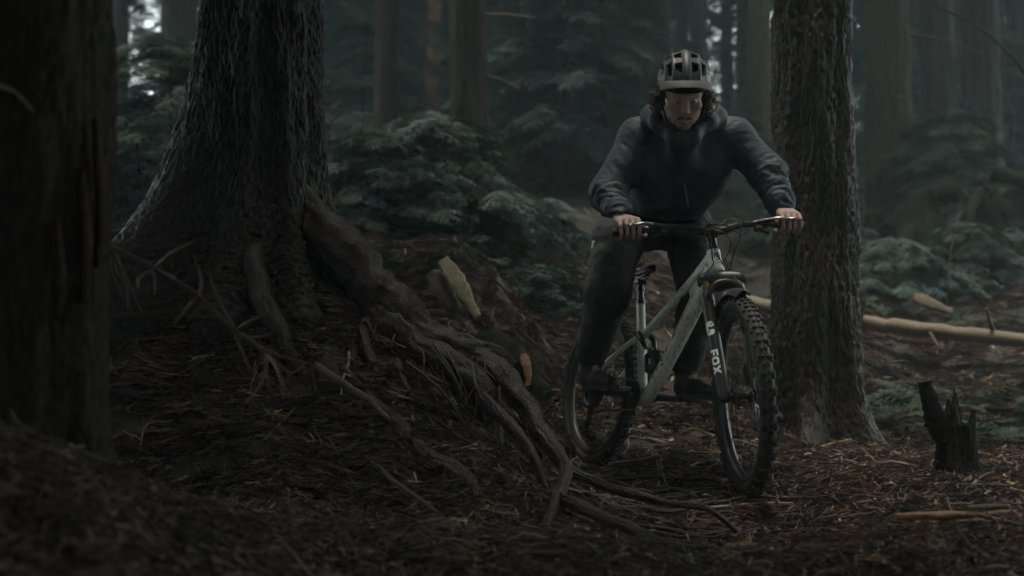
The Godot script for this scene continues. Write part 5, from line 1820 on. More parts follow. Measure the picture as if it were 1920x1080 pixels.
# ==================================================================== bodies as distance fields, meshed with surface nets
class Field:
	var o: Vector3
	var c: float
	var nx: int
	var ny: int
	var nz: int
	var f := PackedFloat32Array()

	func _init(lo: Vector3, hi: Vector3, cell: float):
		o = lo
		c = cell
		nx = int((hi.x - lo.x) / cell) + 2
		ny = int((hi.y - lo.y) / cell) + 2
		nz = int((hi.z - lo.z) / cell) + 2
		f.resize(nx * ny * nz)
		f.fill(1.0)

	func span(lo: Vector3, hi: Vector3) -> Array:
		var a := (lo - o) / c
		var b := (hi - o) / c
		return [maxi(0, int(a.x)), maxi(0, int(a.y)), maxi(0, int(a.z)), mini(nx - 1, int(b.x) + 1), mini(ny - 1, int(b.y) + 1), mini(nz - 1, int(b.z) + 1)]

	# a tapered bone, joined smoothly within k
	func bone(a: Vector3, b: Vector3, ra: float, rb: float, k := 0.03, flat := Vector3.ONE):
		var m := maxf(ra, rb) + k + c * 3.0
		var mm := Vector3(m, m, m)
		var s := span(Vector3(minf(a.x, b.x), minf(a.y, b.y), minf(a.z, b.z)) - mm, Vector3(maxf(a.x, b.x), maxf(a.y, b.y), maxf(a.z, b.z)) + mm)
		var ab := b - a
		var inv := 1.0 / maxf(ab.length_squared(), 1e-9)
		for z in range(s[2], s[5] + 1):
			for y in range(s[1], s[4] + 1):
				var at: int = (z * ny + y) * nx
				var p := o + Vector3(s[0], y, z) * c
				for x in range(s[0], s[3] + 1):
					var ap := p - a
					var t := clampf(ap.dot(ab) * inv, 0.0, 1.0)
					var d := (ap - ab * t).length() - ra - (rb - ra) * t
					var e := f[at + x]
					var h := maxf(k - absf(d - e), 0.0)
					f[at + x] = minf(d, e) - h * h / (4.0 * k)
					p.x += c

	func egg(q: Vector3, r: Vector3, basis := Basis(), k := 0.02, cut := false):
		var m := maxf(r.x, maxf(r.y, r.z)) + k + c * 3.0
		var s := span(q - Vector3(m, m, m), q + Vector3(m, m, m))
		var bt := basis.transposed()
		for z in range(s[2], s[5] + 1):
			for y in range(s[1], s[4] + 1):
				var at: int = (z * ny + y) * nx
				for x in range(s[0], s[3] + 1):
					var p := bt * (o + Vector3(x, y, z) * c - q)
					var k0 := (p / r).length()
					var k1 := (p / (r * r)).length()
					var d := k0 * (k0 - 1.0) / maxf(k1, 1e-6)
					var e := f[at + x]
					if cut:
						var h2 := maxf(k - absf(-d - e), 0.0)
						f[at + x] = maxf(-d, e) + h2 * h2 / (4.0 * k)
					else:
						var h := maxf(k - absf(d - e), 0.0)
						f[at + x] = minf(d, e) - h * h / (4.0 * k)

	func above(y0: float, slope := Vector2.ZERO):
		for z in nz:
			for y in ny:
				for x in nx:
					var p := o + Vector3(x, y, z) * c
					var i := (z * ny + y) * nx + x
					f[i] = maxf(f[i], y0 + slope.x * p.x + slope.y * p.z - p.y)

	func value(p: Vector3) -> float:
		var q := (p - o) / c
		var i := Vector3i(int(floor(q.x)), int(floor(q.y)), int(floor(q.z)))
		if i.x < 0 or i.y < 0 or i.z < 0 or i.x >= nx - 1 or i.y >= ny - 1 or i.z >= nz - 1:
			return 1.0
		var t := q - Vector3(i)
		var a := (i.z * ny + i.y) * nx + i.x
		var r := nx
		var w := nx * ny
		return lerpf(lerpf(lerpf(f[a], f[a + 1], t.x), lerpf(f[a + r], f[a + r + 1], t.x), t.y), lerpf(lerpf(f[a + w], f[a + w + 1], t.x), lerpf(f[a + w + r], f[a + w + r + 1], t.x), t.y), t.z)

	func slope(p: Vector3) -> Vector3:
		var h := c * 0.8
		return Vector3(value(p + Vector3(h, 0, 0)) - value(p - Vector3(h, 0, 0)), value(p + Vector3(0, h, 0)) - value(p - Vector3(0, h, 0)), value(p + Vector3(0, 0, h)) - value(p - Vector3(0, 0, h))).normalized()

	# the first point of the surface met by a line
	func meet(from: Vector3, dir: Vector3, far := 8.0) -> Vector3:
		var t := 3.8
		while t < far:
			if value(from + dir * t) < 0.0:
				return from + dir * t
			t += c * 0.25
		return from + dir * 5.0

	func net(b, fold: Callable):
		var start: int = b.v.size()
		var id := PackedInt32Array()
		id.resize(nx * ny * nz)
		id.fill(-1)
		var offs := [0, 1, nx, nx + 1, nx * ny, nx * ny + 1, nx * ny + nx, nx * ny + nx + 1]
		var pts := PackedVector3Array()
		var corner := [Vector3(0, 0, 0), Vector3(1, 0, 0), Vector3(0, 1, 0), Vector3(1, 1, 0), Vector3(0, 0, 1), Vector3(1, 0, 1), Vector3(0, 1, 1), Vector3(1, 1, 1)]
		var edges := [[0, 1], [2, 3], [4, 5], [6, 7], [0, 2], [1, 3], [4, 6], [5, 7], [0, 4], [1, 5], [2, 6], [3, 7]]
		for z in nz - 1:
			for y in ny - 1:
				var row := (z * ny + y) * nx
				for x in nx - 1:
					var a := row + x
					var v0 := f[a]
					if absf(v0) > c * 2.2:
						continue
					var inside := 0
					for k in 8:
						if f[a + offs[k]] < 0.0:
							inside += 1
					if inside == 0 or inside == 8:
						continue
					var sum := Vector3.ZERO
					var n := 0
					for e in edges:
						var fa := f[a + offs[e[0]]]
						var fb := f[a + offs[e[1]]]
						if (fa < 0.0) != (fb < 0.0):
							sum += (corner[e[0]] as Vector3).lerp(corner[e[1]], fa / (fa - fb))
							n += 1
					id[a] = pts.size()
					pts.append(o + (Vector3(x, y, z) + sum / n) * c)
		var base_n := PackedVector3Array()
		for p in pts:
			base_n.append(slope(p))
		for i in pts.size():
			pts[i] += base_n[i] * fold.call(pts[i], base_n[i])
		var tris := PackedInt32Array()
		var w := nx * ny
		for z in range(1, nz - 1):
			for y in range(1, ny - 1):
				var row := (z * ny + y) * nx
				for x in range(1, nx - 1):
					var a := row + x
					if absf(f[a]) > c * 2.2:
						continue
					var s := f[a] < 0.0
					for ax in 3:
						var st: int = [1, nx, w][ax]
						if (f[a + st] < 0.0) == s:
							continue
						var u: int = [nx, w, 1][ax]
						var q: int = [w, 1, nx][ax]
						var i0 := id[a]
						var i1 := id[a - u]
						var i2 := id[a - u - q]
						var i3 := id[a - q]
						if i0 < 0 or i1 < 0 or i2 < 0 or i3 < 0:
							continue
						if s:
							tris.append_array(PackedInt32Array([i0, i2, i1, i0, i3, i2]))
						else:
							tris.append_array(PackedInt32Array([i0, i1, i2, i0, i2, i3]))
		var nn := PackedVector3Array()
		nn.resize(pts.size())
		for i in range(0, tris.size(), 3):
			var g := (pts[tris[i + 2]] - pts[tris[i]]).cross(pts[tris[i + 1]] - pts[tris[i]])
			nn[tris[i]] += g
			nn[tris[i + 1]] += g
			nn[tris[i + 2]] += g
		var vote := 0.0
		for i in range(0, pts.size(), 11):
			vote += nn[i].dot(base_n[i])
		for i in pts.size():
			b.vert(pts[i], nn[i].normalized() * signf(vote), Vector2(pts[i].x, pts[i].y))
		if vote > 0.0:
			for i in tris:
				b.ix.append(start + i)
		else:
			for i in range(0, tris.size(), 3):
				b.ix.append_array(PackedInt32Array([start + tris[i], start + tris[i + 2], start + tris[i + 1]]))


func no_fold(_p: Vector3, _n: Vector3) -> float:
	return 0.0


const SH_R := Vector3(0.540, 1.420, -4.988)
const SH_L := Vector3(0.936, 1.420, -4.988)
const EL_R := Vector3(0.401, 1.180, -4.928)
const EL_L := Vector3(1.066, 1.268, -4.933)
const HIP_R := Vector3(0.555, 1.058, -5.303)
const HIP_L := Vector3(0.790, 1.058, -5.303)
const KNEE_R := Vector3(0.405, 0.767, -4.990)
const KNEE_L := Vector3(0.785, 0.775, -4.930)
var wr_r := Vector3.ZERO
var wr_l := Vector3.ZERO


func along(p: Vector3, a: Vector3, b: Vector3) -> Array:
	var ab := b - a
	var t := clampf((p - a).dot(ab) / ab.length_squared(), 0.0, 1.0)
	return [t, (p - a - ab * t).length()]


func sleeve_fold(p: Vector3, a: Vector3, b: Vector3, amp: float, sd: float) -> float:
	var ax := (b - a).normalized()
	var s := (p - a).dot(ax)
	var perp := p - a - ax * s
	var skew := perp.dot(ax.cross(Vector3(0.3, 0.2, 0.93)).normalized())
	var q := perp * 7.0 + ax * (s + 0.55 * skew + 0.02 * n_mid.get_noise_3dv(p * 9.0)) * 21.0 + Vector3(sd, 0, 0)
	return amp * 1.25 * n_ridge.get_noise_3dv(q) + amp * 0.5 * n_ridge.get_noise_3dv(q * 2.1 + Vector3(5, 5, 5))


func jacket_fold(p: Vector3, _n: Vector3) -> float:
	var best := 0.14
	var out := 0.006 * n_ridge.get_noise_3d(p.x * 6.0 + p.y * 2.0, p.y * 3.5, p.z * 5.0) + 0.004 * n_soft.get_noise_3d(p.x * 12.0, p.y * 7.0 - p.x * 6.0, p.z * 9.0)
	for q in [[SH_R, EL_R, 0.003, 0.0], [EL_R, wr_r, 0.0085, 3.0], [SH_L, EL_L, 0.003, 6.0], [EL_L, wr_l, 0.0085, 9.0]]:
		var w := along(p, q[0], q[1])
		if w[1] < best:
			best = w[1]
			out = lerpf(out, sleeve_fold(p, q[0], q[1], q[2], q[3]), sstep(0.135, 0.09, w[1]))
	return out


func trouser_fold(p: Vector3, _n: Vector3) -> float:
	return 0.009 * n_ridge.get_noise_3d(p.x * 6.0 + p.y * 5.0, p.y * 9.0, p.z * 6.0) + 0.004 * n_soft.get_noise_3dv(p * 16.0)


func ray(px: float, py: float) -> Vector3:
	return Vector3(px, py, -1.0).normalized()


func build_rider():
	M.skin = mat(Color.WHITE, 0.68)
	M.skin.albedo_texture = noise_tex(301, 0.03, lin(0.23, 0.135, 0.108), lin(0.35, 0.25, 0.215), 4)
	M.skin.uv1_triplanar = true
	M.skin.uv1_scale = Vector3(9, 9, 9)
	M.skin.subsurf_scatter_enabled = true
	M.skin.subsurf_scatter_strength = 0.15
	M.jacket = mat(Color.WHITE, 0.68)
	M.jacket.albedo_texture = noise_tex(311, 0.03, lin(0.014, 0.021, 0.028), lin(0.026, 0.037, 0.048), 4)
	M.jacket.uv1_triplanar = true
	M.jacket.uv1_scale = Vector3(3, 3, 3)
	M.jacket.heightmap_enabled = true
	M.jacket.heightmap_texture = noise_tex(312, 0.2, Color.BLACK, Color.WHITE, 3)
	M.jacket.heightmap_scale = 0.05
	M.trousers = mat(lin(0.016, 0.0145, 0.017), 0.8)
	M.trousers.albedo_color = Color.WHITE
	M.trousers.albedo_texture = noise_tex(321, 0.03, lin(0.007, 0.007, 0.008), lin(0.020, 0.018, 0.020), 4)
	M.trousers.uv1_triplanar = true
	M.trousers.uv1_scale = Vector3(3, 3, 3)
	M.shoe = mat(lin(0.014, 0.014, 0.014), 0.7)
	M.hair = mat(lin(0.035, 0.024, 0.018), 0.5)
	M.stubble = mat(lin(0.075, 0.048, 0.036), 0.7)
	M.helmet = mat(Color.WHITE, 0.5)
	M.helmet.albedo_texture = noise_tex(331, 0.06, lin(0.030, 0.031, 0.031), lin(0.085, 0.086, 0.084), 4)
	M.helmet.uv1_triplanar = true
	M.helmet.uv1_scale = Vector3(5, 5, 5)
	M.helmet.heightmap_enabled = true
	M.helmet.heightmap_texture = noise_tex(332, 0.12, Color.BLACK, Color.WHITE, 2)
	M.helmet.heightmap_scale = 0.06
	M.visor = mat(Color.WHITE, 0.72)
	M.visor.albedo_texture = noise_tex(333, 0.2, lin(0.03, 0.031, 0.03), lin(0.085, 0.087, 0.083), 3)
	M.visor.uv1_triplanar = true
	M.visor.uv1_scale = Vector3(5, 5, 5)
	M.foam = mat(lin(0.010, 0.010, 0.011), 0.9)
	M.eye = mat(lin(0.03, 0.022, 0.018), 0.15)

	var man := thing("person", Vector3(0.56, -0.02, -5.15), "rider in dark hooded rain jacket and helmet crouching over the handlebar", "person")
	var bike_x := Transform3D(BIKE_BASIS, BIKE_AT)
	var S := bike_x * steered()
	var fwd := BIKE_BASIS.x
	var side := (S.basis * Vector3(0, 0, 1)).normalized()
	var up := side.cross(fwd).normalized()
	fwd = up.cross(side).normalized()
	if up.y < 0.0:
		up = -up
	# hands close round the grips
	var body := MB.new()
	for s: float in [1.0, -1.0]:
		var g: Vector3 = S * bar_at(s * 0.328)
		var h := Field.new(g - Vector3(0.11, 0.10, 0.15), g + Vector3(0.11, 0.13, 0.11), 0.0032)
		var elbow := EL_R if s > 0 else EL_L
		var wrist := g - fwd * 0.070 + up * 0.052 + side * s * 0.010
		wrist = wrist.lerp(g + (elbow - g).normalized() * 0.095, 0.55)
		if s > 0:
			wr_r = wrist
		else:
			wr_l = wrist
		for i in 4:
			var zz: Vector3 = side * s * (-0.036 + 0.0235 * i)
			var cu: float = [0.0, 0.003, 0.001, -0.004][i]
			var r: float = [0.0092, 0.0096, 0.0092, 0.0080][i]
			var k0 := g + zz + fwd * (0.016 + cu) + up * (0.041 + cu)
			var k1 := g + zz * 1.02 + fwd * (0.046 + cu) + up * (0.020 + cu * 0.5)
			var k2 := g + zz * 1.02 + fwd * (0.044 + cu * 0.5) + up * (-0.014 - cu * 0.3)
			var k3 := g + zz + fwd * 0.018 + up * (-0.030)
			h.bone(wrist + zz * 0.5, k0, 0.017, 0.0125, 0.012)
			h.bone(k0, k1, r * 1.16, r * 1.02, 0.005)
			h.bone(k1, k2, r * 1.0, r * 0.94, 0.003)
			h.bone(k2, k3, r * 0.92, r * 0.8, 0.003)
		h.bone(g - side * s * 0.03 + fwd * 0.005 + up * 0.030, g + side * s * 0.028 + up * 0.030, 0.016, 0.014, 0.012)
		var t0 := wrist.lerp(g, 0.4) - side * s * 0.026
		var t1 := g - side * s * 0.052 - fwd * 0.016 + up * 0.006
		var t2 := g - side * s * 0.066 + fwd * 0.006 - up * 0.020
		var t3 := g - side * s * 0.064 + fwd * 0.026 - up * 0.024
		h.bone(t0, t1, 0.015, 0.0115, 0.010)
		h.bone(t1, t2, 0.0112, 0.0100, 0.004)
		h.bone(t2, t3, 0.0098, 0.0082, 0.003)
		h.bone(wrist, wrist.lerp(elbow, 0.2), 0.026, 0.029, 0.012, Vector3.ONE)
		h.net(body, no_fold)
	# head
	var tilt := deg_to_rad(29.0)
	var hb := Basis(Vector3(1, 0, 0), tilt) * Basis(Vector3(0, 1, 0), deg_to_rad(-2.0))
	var hc := Vector3(0.682, 1.537, -4.668)
	var hd := Field.new(Vector3(-0.1, -0.17, -0.12), Vector3(0.1, 0.13, 0.14), 0.0034)
	hd.egg(Vector3(0, 0.03, -0.012), Vector3(0.076, 0.088, 0.098), Basis(), 0.02)
	hd.egg(Vector3(0, -0.045, 0.025), Vector3(0.060, 0.066, 0.064), Basis(), 0.03)
	hd.bone(Vector3(-0.045, -0.065, 0.02), Vector3(-0.012, -0.100, 0.062), 0.020, 0.016, 0.022)
	hd.bone(Vector3(0.045, -0.065, 0.02), Vector3(0.012, -0.100, 0.062), 0.020, 0.016, 0.022)
	hd.egg(Vector3(0, -0.102, 0.066), Vector3(0.020, 0.017, 0.016), Basis(), 0.014)
	for s: float in [-1.0, 1.0]:
		hd.egg(Vector3(s * 0.043, -0.022, 0.056), Vector3(0.024, 0.019, 0.024), Basis(), 0.022)
		hd.bone(Vector3(s * 0.008, 0.020, 0.090), Vector3(s * 0.046, 0.022, 0.068), 0.010, 0.009, 0.012)
		hd.egg(Vector3(s * 0.080, -0.006, -0.008), Vector3(0.009, 0.030, 0.019), Basis(Vector3.UP, s * 0.35), 0.006)
	for s: float in [-1.0, 1.0]:
		hd.egg(Vector3(s * 0.031, 0.002, 0.094), Vector3(0.018, 0.011, 0.018), Basis(), 0.010, true)
		hd.egg(Vector3(s * 0.031, 0.001, 0.0745), Vector3(0.0125, 0.0125, 0.0125), Basis(), 0.003)
	hd.bone(Vector3(0, 0.010, 0.090), Vector3(0, -0.032, 0.113), 0.0075, 0.0115, 0.010)
	hd.bone(Vector3(0, 0.010, 0.080), Vector3(0, -0.036, 0.098), 0.010, 0.014, 0.010)
	for s: float in [-1.0, 1.0]:
		hd.egg(Vector3(s * 0.0125, -0.037, 0.103), Vector3(0.0075, 0.0075, 0.010), Basis(), 0.005)
		hd.egg(Vector3(s * 0.006, -0.046, 0.108), Vector3(0.003, 0.004, 0.004), Basis(), 0.003, true)
	hd.bone(Vector3(-0.020, -0.0665, 0.081), Vector3(0, -0.0635, 0.0925), 0.0050, 0.0068, 0.007)
	hd.bone(Vector3(0.020, -0.0665, 0.081), Vector3(0, -0.0635, 0.0925), 0.0050, 0.0068, 0.007)
	hd.bone(Vector3(-0.017, -0.0765, 0.080), Vector3(0.0, -0.0785, 0.0905), 0.0055, 0.0075, 0.007)
	hd.bone(Vector3(0.017, -0.0765, 0.080), Vector3(0.0, -0.0785, 0.0905), 0.0055, 0.0075, 0.007)
	hd.egg(Vector3(0, -0.0705, 0.096), Vector3(0.021, 0.0016, 0.009), Basis(), 0.003, true)
	hd.bone(Vector3(0, -0.07, -0.02), Vector3(0, -0.165, -0.05), 0.056, 0.056, 0.02)
	var first: int = body.v.size()
	hd.net(body, no_fold)
	for i in range(first, body.v.size()):
		body.v[i] = hc + hb * body.v[i]
		body.n[i] = hb * body.n[i]
	# the trunk and limbs under the clothes
	var ped_r := bike_x * Vector3(-0.17, 0.352, 0.143)
	var ped_l := bike_x * Vector3(0.17, 0.352, -0.143)
	var head_dir := BIKE_BASIS.x
	var ank_r := ped_r - head_dir * 0.045 + Vector3(0, 0.105, 0)
	var ank_l := ped_l - head_dir * 0.045 + Vector3(0, 0.105, 0)
	var bd := Field.new(Vector3(0.2, 0.28, -5.6), Vector3(1.3, 1.58, -4.58), 0.018)
	bd.bone(Vector3(0.69, 1.13, -5.28), Vector3(0.712, 1.30, -5.05), 0.10, 0.12, 0.05)
	bd.bone(Vector3(0.60, 1.36, -5.0), Vector3(0.86, 1.36, -5.0), 0.075, 0.075, 0.05)
	bd.bone(HIP_R, HIP_L, 0.08, 0.08, 0.05)
	bd.bone(Vector3(0.715, 1.38, -4.95), hc + hb * Vector3(0, -0.15, -0.045), 0.06, 0.053, 0.04)
	for q in [[SH_R, EL_R, 0.048, 0.04], [EL_R, wr_r, 0.04, 0.027], [SH_L, EL_L, 0.048, 0.04], [EL_L, wr_l, 0.04, 0.027], [HIP_R, KNEE_R, 0.08, 0.055], [KNEE_R, ank_r, 0.05, 0.022], [HIP_L, KNEE_L, 0.08, 0.055], [KNEE_L, ank_l, 0.05, 0.022]]:
		bd.bone(q[0], q[1], q[2], q[3], 0.03)
	for q in [[ank_r, ped_r], [ank_l, ped_l]]:
		bd.bone(q[0], q[1] + head_dir * 0.1 + Vector3(0, 0.03, 0), 0.024, 0.018, 0.02)
	bd.net(body, no_fold)
	part("body", body.mesh(), M.skin, man)
	# jacket
	var jf := Field.new(Vector3(0.22, 0.95, -5.56), Vector3(1.28, 1.66, -4.56), 0.008)
	var k := 0.05
	jf.bone(Vector3(0.615, 1.288, -4.993), Vector3(0.809, 1.288, -4.993), 0.118, 0.118, k)
	jf.bone(Vector3(0.628, 1.230, -5.056), Vector3(0.784, 1.230, -5.056), 0.112, 0.112, k)
	jf.bone(Vector3(0.622, 1.178, -5.158), Vector3(0.752, 1.178, -5.158), 0.105, 0.105, k)
	jf.bone(Vector3(0.60, 1.16, -5.33), Vector3(0.77, 1.16, -5.33), 0.11, 0.11, k)
	jf.bone(Vector3(0.63, 1.33, -5.13), Vector3(0.82, 1.33, -5.13), 0.11, 0.11, k)
	jf.bone(Vector3(0.685, 1.40, -4.95), Vector3(0.70, 1.43, -4.86), 0.09, 0.075, k)
	jf.bone(SH_R, Vector3(0.66, 1.42, -4.97), 0.085, 0.09, k)
	jf.bone(SH_L, Vector3(0.76, 1.42, -4.97), 0.085, 0.09, k)
	for q in [[SH_R, EL_R, wr_r], [SH_L, EL_L, wr_l]]:
		jf.bone(q[0], q[1], 0.082, 0.072, 0.035)
		jf.bone(q[1], (q[1] as Vector3).lerp(q[2], 0.80), 0.072, 0.052, 0.03)
		jf.bone((q[1] as Vector3).lerp(q[2], 0.78), (q[1] as Vector3).lerp(q[2], 0.93), 0.054, 0.043, 0.012)
	# collar and hood lying round the neck
	jf.bone(Vector3(0.600, 1.452, -4.79), Vector3(0.578, 1.492, -4.863), 0.036, 0.042, 0.03)
	jf.bone(Vector3(0.578, 1.492, -4.863), Vector3(0.64, 1.53, -4.98), 0.042, 0.05, 0.03)
	jf.bone(Vector3(0.64, 1.53, -4.98), Vector3(0.78, 1.53, -4.98), 0.055, 0.055, 0.03)
	jf.bone(Vector3(0.842, 1.490, -4.864), Vector3(0.78, 1.53, -4.98), 0.042, 0.05, 0.03)
	jf.bone(Vector3(0.792, 1.452, -4.79), Vector3(0.842, 1.490, -4.864), 0.036, 0.042, 0.03)
	jf.bone(Vector3(0.600, 1.452, -4.79), Vector3(0.655, 1.385, -4.735), 0.034, 0.026, 0.03)
	jf.bone(Vector3(0.792, 1.452, -4.79), Vector3(0.722, 1.385, -4.735), 0.034, 0.026, 0.03)
	jf.bone(Vector3(0.655, 1.380, -4.735), Vector3(0.722, 1.380, -4.735), 0.026, 0.026, 0.03)
	jf.bone(Vector3(0.690, 1.36, -4.76), Vector3(0.70, 1.30, -4.90), 0.05, 0.07, 0.05)
	jf.egg(Vector3(0.69, 1.47, -4.80), Vector3(0.072, 0.075, 0.085), Basis(), 0.02, true)
	jf.above(1.083, Vector2(0.0, -0.03) * 0.0)
	var jb := MB.new()
	jf.net(jb, jacket_fold)
	var jk := part("jacket", jb.mesh(), M.jacket, man, "dark charcoal rain jacket with bunched sleeves")
	# the pale zip pull and pocket welt on the chest
	var eye := Vector3(0, 0.566, 0)
	var tb := MB.new()
	var path := []
	for i in 9:
		var f := i / 8.0
		var d := Vector3(lerpf(1283.0, 1291.0, f) - 960.0, 540.0 - lerpf(345.0, 388.0, f), -2222.0).normalized()
		d = Basis(Vector3.RIGHT, 0.043968) * d
		path.append(jf.meet(eye, d) - d * 0.004)
	tb.tube(path, spread([0.003, 0.0042, 0.0042, 0.003], 8).slice(0, 25, 3), 6)
	part_own("zip_flap", tb.mesh(), M.zip, jk)
	tb = MB.new()
	path = []
	for i in 8:
		var f := i / 7.0
		path.append(wr_l.lerp(EL_L, 0.09) + (Basis((wr_l - EL_L).normalized(), TAU * f) * Vector3(0.0, 0.03, 0.02)))
	tb.tube(path, 0.003, 5)
	# trousers
	var tf := Field.new(Vector3(0.2, 0.36, -5.52), Vector3(1.02, 1.24, -4.74), 0.012)
	tf.bone(Vector3(0.575, 1.085, -5.30), Vector3(0.775, 1.085, -5.30), 0.115, 0.115, 0.05)
	tf.bone(Vector3(0.535, 1.075, -5.29), Vector3(0.452, 0.985, -5.14), 0.112, 0.106, 0.03)
	tf.bone(Vector3(0.452, 0.985, -5.14), KNEE_R, 0.106, 0.092, 0.03)
	tf.bone(KNEE_R, ank_r + Vector3(0, 0.05, 0), 0.090, 0.064, 0.03)
	tf.bone(HIP_L, KNEE_L, 0.112, 0.090, 0.03)
	tf.bone(KNEE_L, ank_l + Vector3(0, 0.05, 0), 0.088, 0.062, 0.03)
	tf.above(0.405)
	var tm := MB.new()
	tf.net(tm, trouser_fold)
	var tr := part("trousers", tm.mesh(), M.trousers, man)
	tb = MB.new()
	var dm := Basis(Vector3.RIGHT, 0.043968) * Vector3(1112.0 - 960.0, 540.0 - 459.0, -2222.0).normalized()
	var pm := tf.meet(eye, dm)
	tb.box(Transform3D(Basis(Vector3.UP, -0.9) * Basis(Vector3.BACK, -0.25), pm), Vector3(0.016, 0.034, 0.006), 0.001)
	part_own("print_patch", tb.mesh(), M.print_white, tr)
	for q in [[ped_r, ank_r], [ped_l, ank_l]]:
		var p: Vector3 = q[0]
		var sf := Field.new(p - Vector3(0.15, 0.05, 0.2), p + Vector3(0.17, 0.2, 0.26), 0.008)
		sf.bone(p - head_dir * 0.075 + Vector3(0, 0.042, 0), p + head_dir * 0.04 + Vector3(0, 0.042, 0), 0.037, 0.040, 0.02)
		sf.bone(p + head_dir * 0.04 + Vector3(0, 0.042, 0), p + head_dir * 0.155 + Vector3(0, 0.032, 0), 0.041, 0.028, 0.02)
		sf.bone(p - head_dir * 0.05 + Vector3(0, 0.05, 0), q[1] + Vector3(0, 0.02, 0), 0.044, 0.048, 0.03)
		sf.above(p.y + 0.012)
		var sb := MB.new()
		sf.net(sb, no_fold)
		var sole := MB.new()
		var ring0 := []
		var ring1 := []
		var sx := head_dir.cross(Vector3.UP).normalized()
		for i in 28:
			var a := TAU * i / 28
			var l := cos(a)
			var w := 0.047 * (1.0 - 0.16 * (1.0 - l) * 0.5) * signf(sin(a)) * pow(absf(sin(a)), 0.7)
			var e := p + head_dir * (0.04 + 0.148 * signf(l) * pow(absf(l), 0.85)) + sx * w
			ring0.append(e + Vector3(0, 0.004, 0))
			ring1.append(e + Vector3(0, 0.024, 0))
		sole.skin([ring0, ring1])
		var sh := part("shoe", sb.mesh(), M.shoe, man)
		part_own("sole", sole.mesh(), M.rubber, sh)
	# eyes, moustache and hair
	for s: float in [-1.0, 1.0]:
		tb = MB.new()
		tb.ball(hc + hb * Vector3(s * 0.031, 0.0005, 0.0835), Vector3(0.0052, 0.0044, 0.0042), 12, 8, hb)
		part("eye", tb.mesh(), M.eye, man)
	var g2 := RandomNumberGenerator.new()
	g2.seed = 19
	tb = MB.new()
	for i in 130:
		var x := g2.randf_range(-0.026, 0.026)
		var y := -0.0555 - 0.010 * absf(x) / 0.026 + g2.randf_range(-0.003, 0.003)
		var z := 0.0955 - 0.012 * pow(absf(x) / 0.026, 2.0)
		var p0 := Vector3(x, y, z)
		var p1 := p0 + Vector3(signf(x) * 0.004 + g2.randfn() * 0.002, -0.008, 0.002)
		tb.tube([hc + hb * p0, hc + hb * p1], [0.0007, 0.0004], 4, false)
	for i in 420:
		var a := g2.randf_range(-1.25, 1.25)
		var y := g2.randf_range(-0.118, -0.078)
		var d0 := Vector3(sin(a), 0, cos(a))
		var p0 := Vector3(0, y, 0.01) + d0 * 0.1
		# find the skin from outside
		var lo := 0.10
		while lo > 0.03 and hd.value(Vector3(0, y, 0.01) + d0 * lo) > 0.0:
			lo -= 0.0015
		p0 = Vector3(0, y, 0.01) + d0 * lo
		tb.tube([hc + hb * p0, hc + hb * (p0 + d0 * 0.003 + Vector3(0, -0.004, 0))], [0.0006, 0.0003], 4, false)
	part("facial_hair", tb.mesh(), M.stubble, man)
	tb = MB.new()
	for i in 180:
		var s := -1.0 if i % 2 == 0 else 1.0
		var p0 := Vector3(s * g2.randf_range(0.074, 0.104), g2.randf_range(-0.045, 0.03), g2.randf_range(-0.10, 0.022))
		var drop := g2.randf_range(0.03, 0.07)
		var cr := g2.randf_range(0.004, 0.009)
		var turns := g2.randf_range(1.0, 2.2)
		var ph := g2.randf() * TAU
		var out2 := s * g2.randf_range(0.0, 0.028)
		var pp := []
		for j in 13:
			var f := j / 12.0
			var a := ph + TAU * turns * f
			pp.append(hc + hb * (p0 + Vector3(out2 * sin(f * 2.4) + cos(a) * cr, -drop * f, -0.01 * f + sin(a) * cr)))
		tb.tube(pp, spread([0.0026, 0.0030, 0.0026, 0.001], 4), 5)
	part("hair", tb.mesh(), M.hair, man, "dark curly hair below the helmet")
	# helmet, tipped back a little on the head
	var hb_head := hb
	hb = Basis(Vector3(1, 0, 0), tilt - deg_to_rad(11.0)) * Basis(Vector3(0, 1, 0), deg_to_rad(-3.0))
	var hl := MB.new()
	var hr := Vector3(0.106, 0.122, 0.140)
	var ho := Vector3(0, 0.050, -0.014)
	var nt := 84
	var np := 104
	var solid := func(i: int, j: int) -> bool:
		if i < 0 or j < 0 or i >= nt or j >= np:
			return false
		var th := deg_to_rad(lerpf(-84.0, 84.0, (i + 0.5) / nt))
		var ph := lerpf(-22.0, 202.0, (j + 0.5) / np)
		var y := cos(th) * sin(deg_to_rad(ph))
		var z := cos(th) * cos(deg_to_rad(ph))
		var s := absf(sin(th))
		if y < -0.10 - 0.16 * sstep(0.2, -0.5, z) + 0.10 * sstep(0.5, 1.0, z):
			return false
		var lean := s * 9.0
		if s > 0.17 and s < 0.44:
			for q in [[24.0, 45.0], [57.0, 78.0], [92.0, 122.0], [136.0, 162.0]]:
				if ph > q[0] + (s - 0.17) * 26.0 and ph < q[1] + lean * 0.6:
					return false
		if s > 0.53 and s < 0.72:
			for q in [[18.0, 56.0], [70.0, 112.0], [126.0, 158.0]]:
				if ph > q[0] + (s - 0.5) * 30.0 and ph < q[1]:
					return false
		if s > 0.79 and s < 0.90 and ph > 35.0 and ph < 100.0:
			return false
		return true
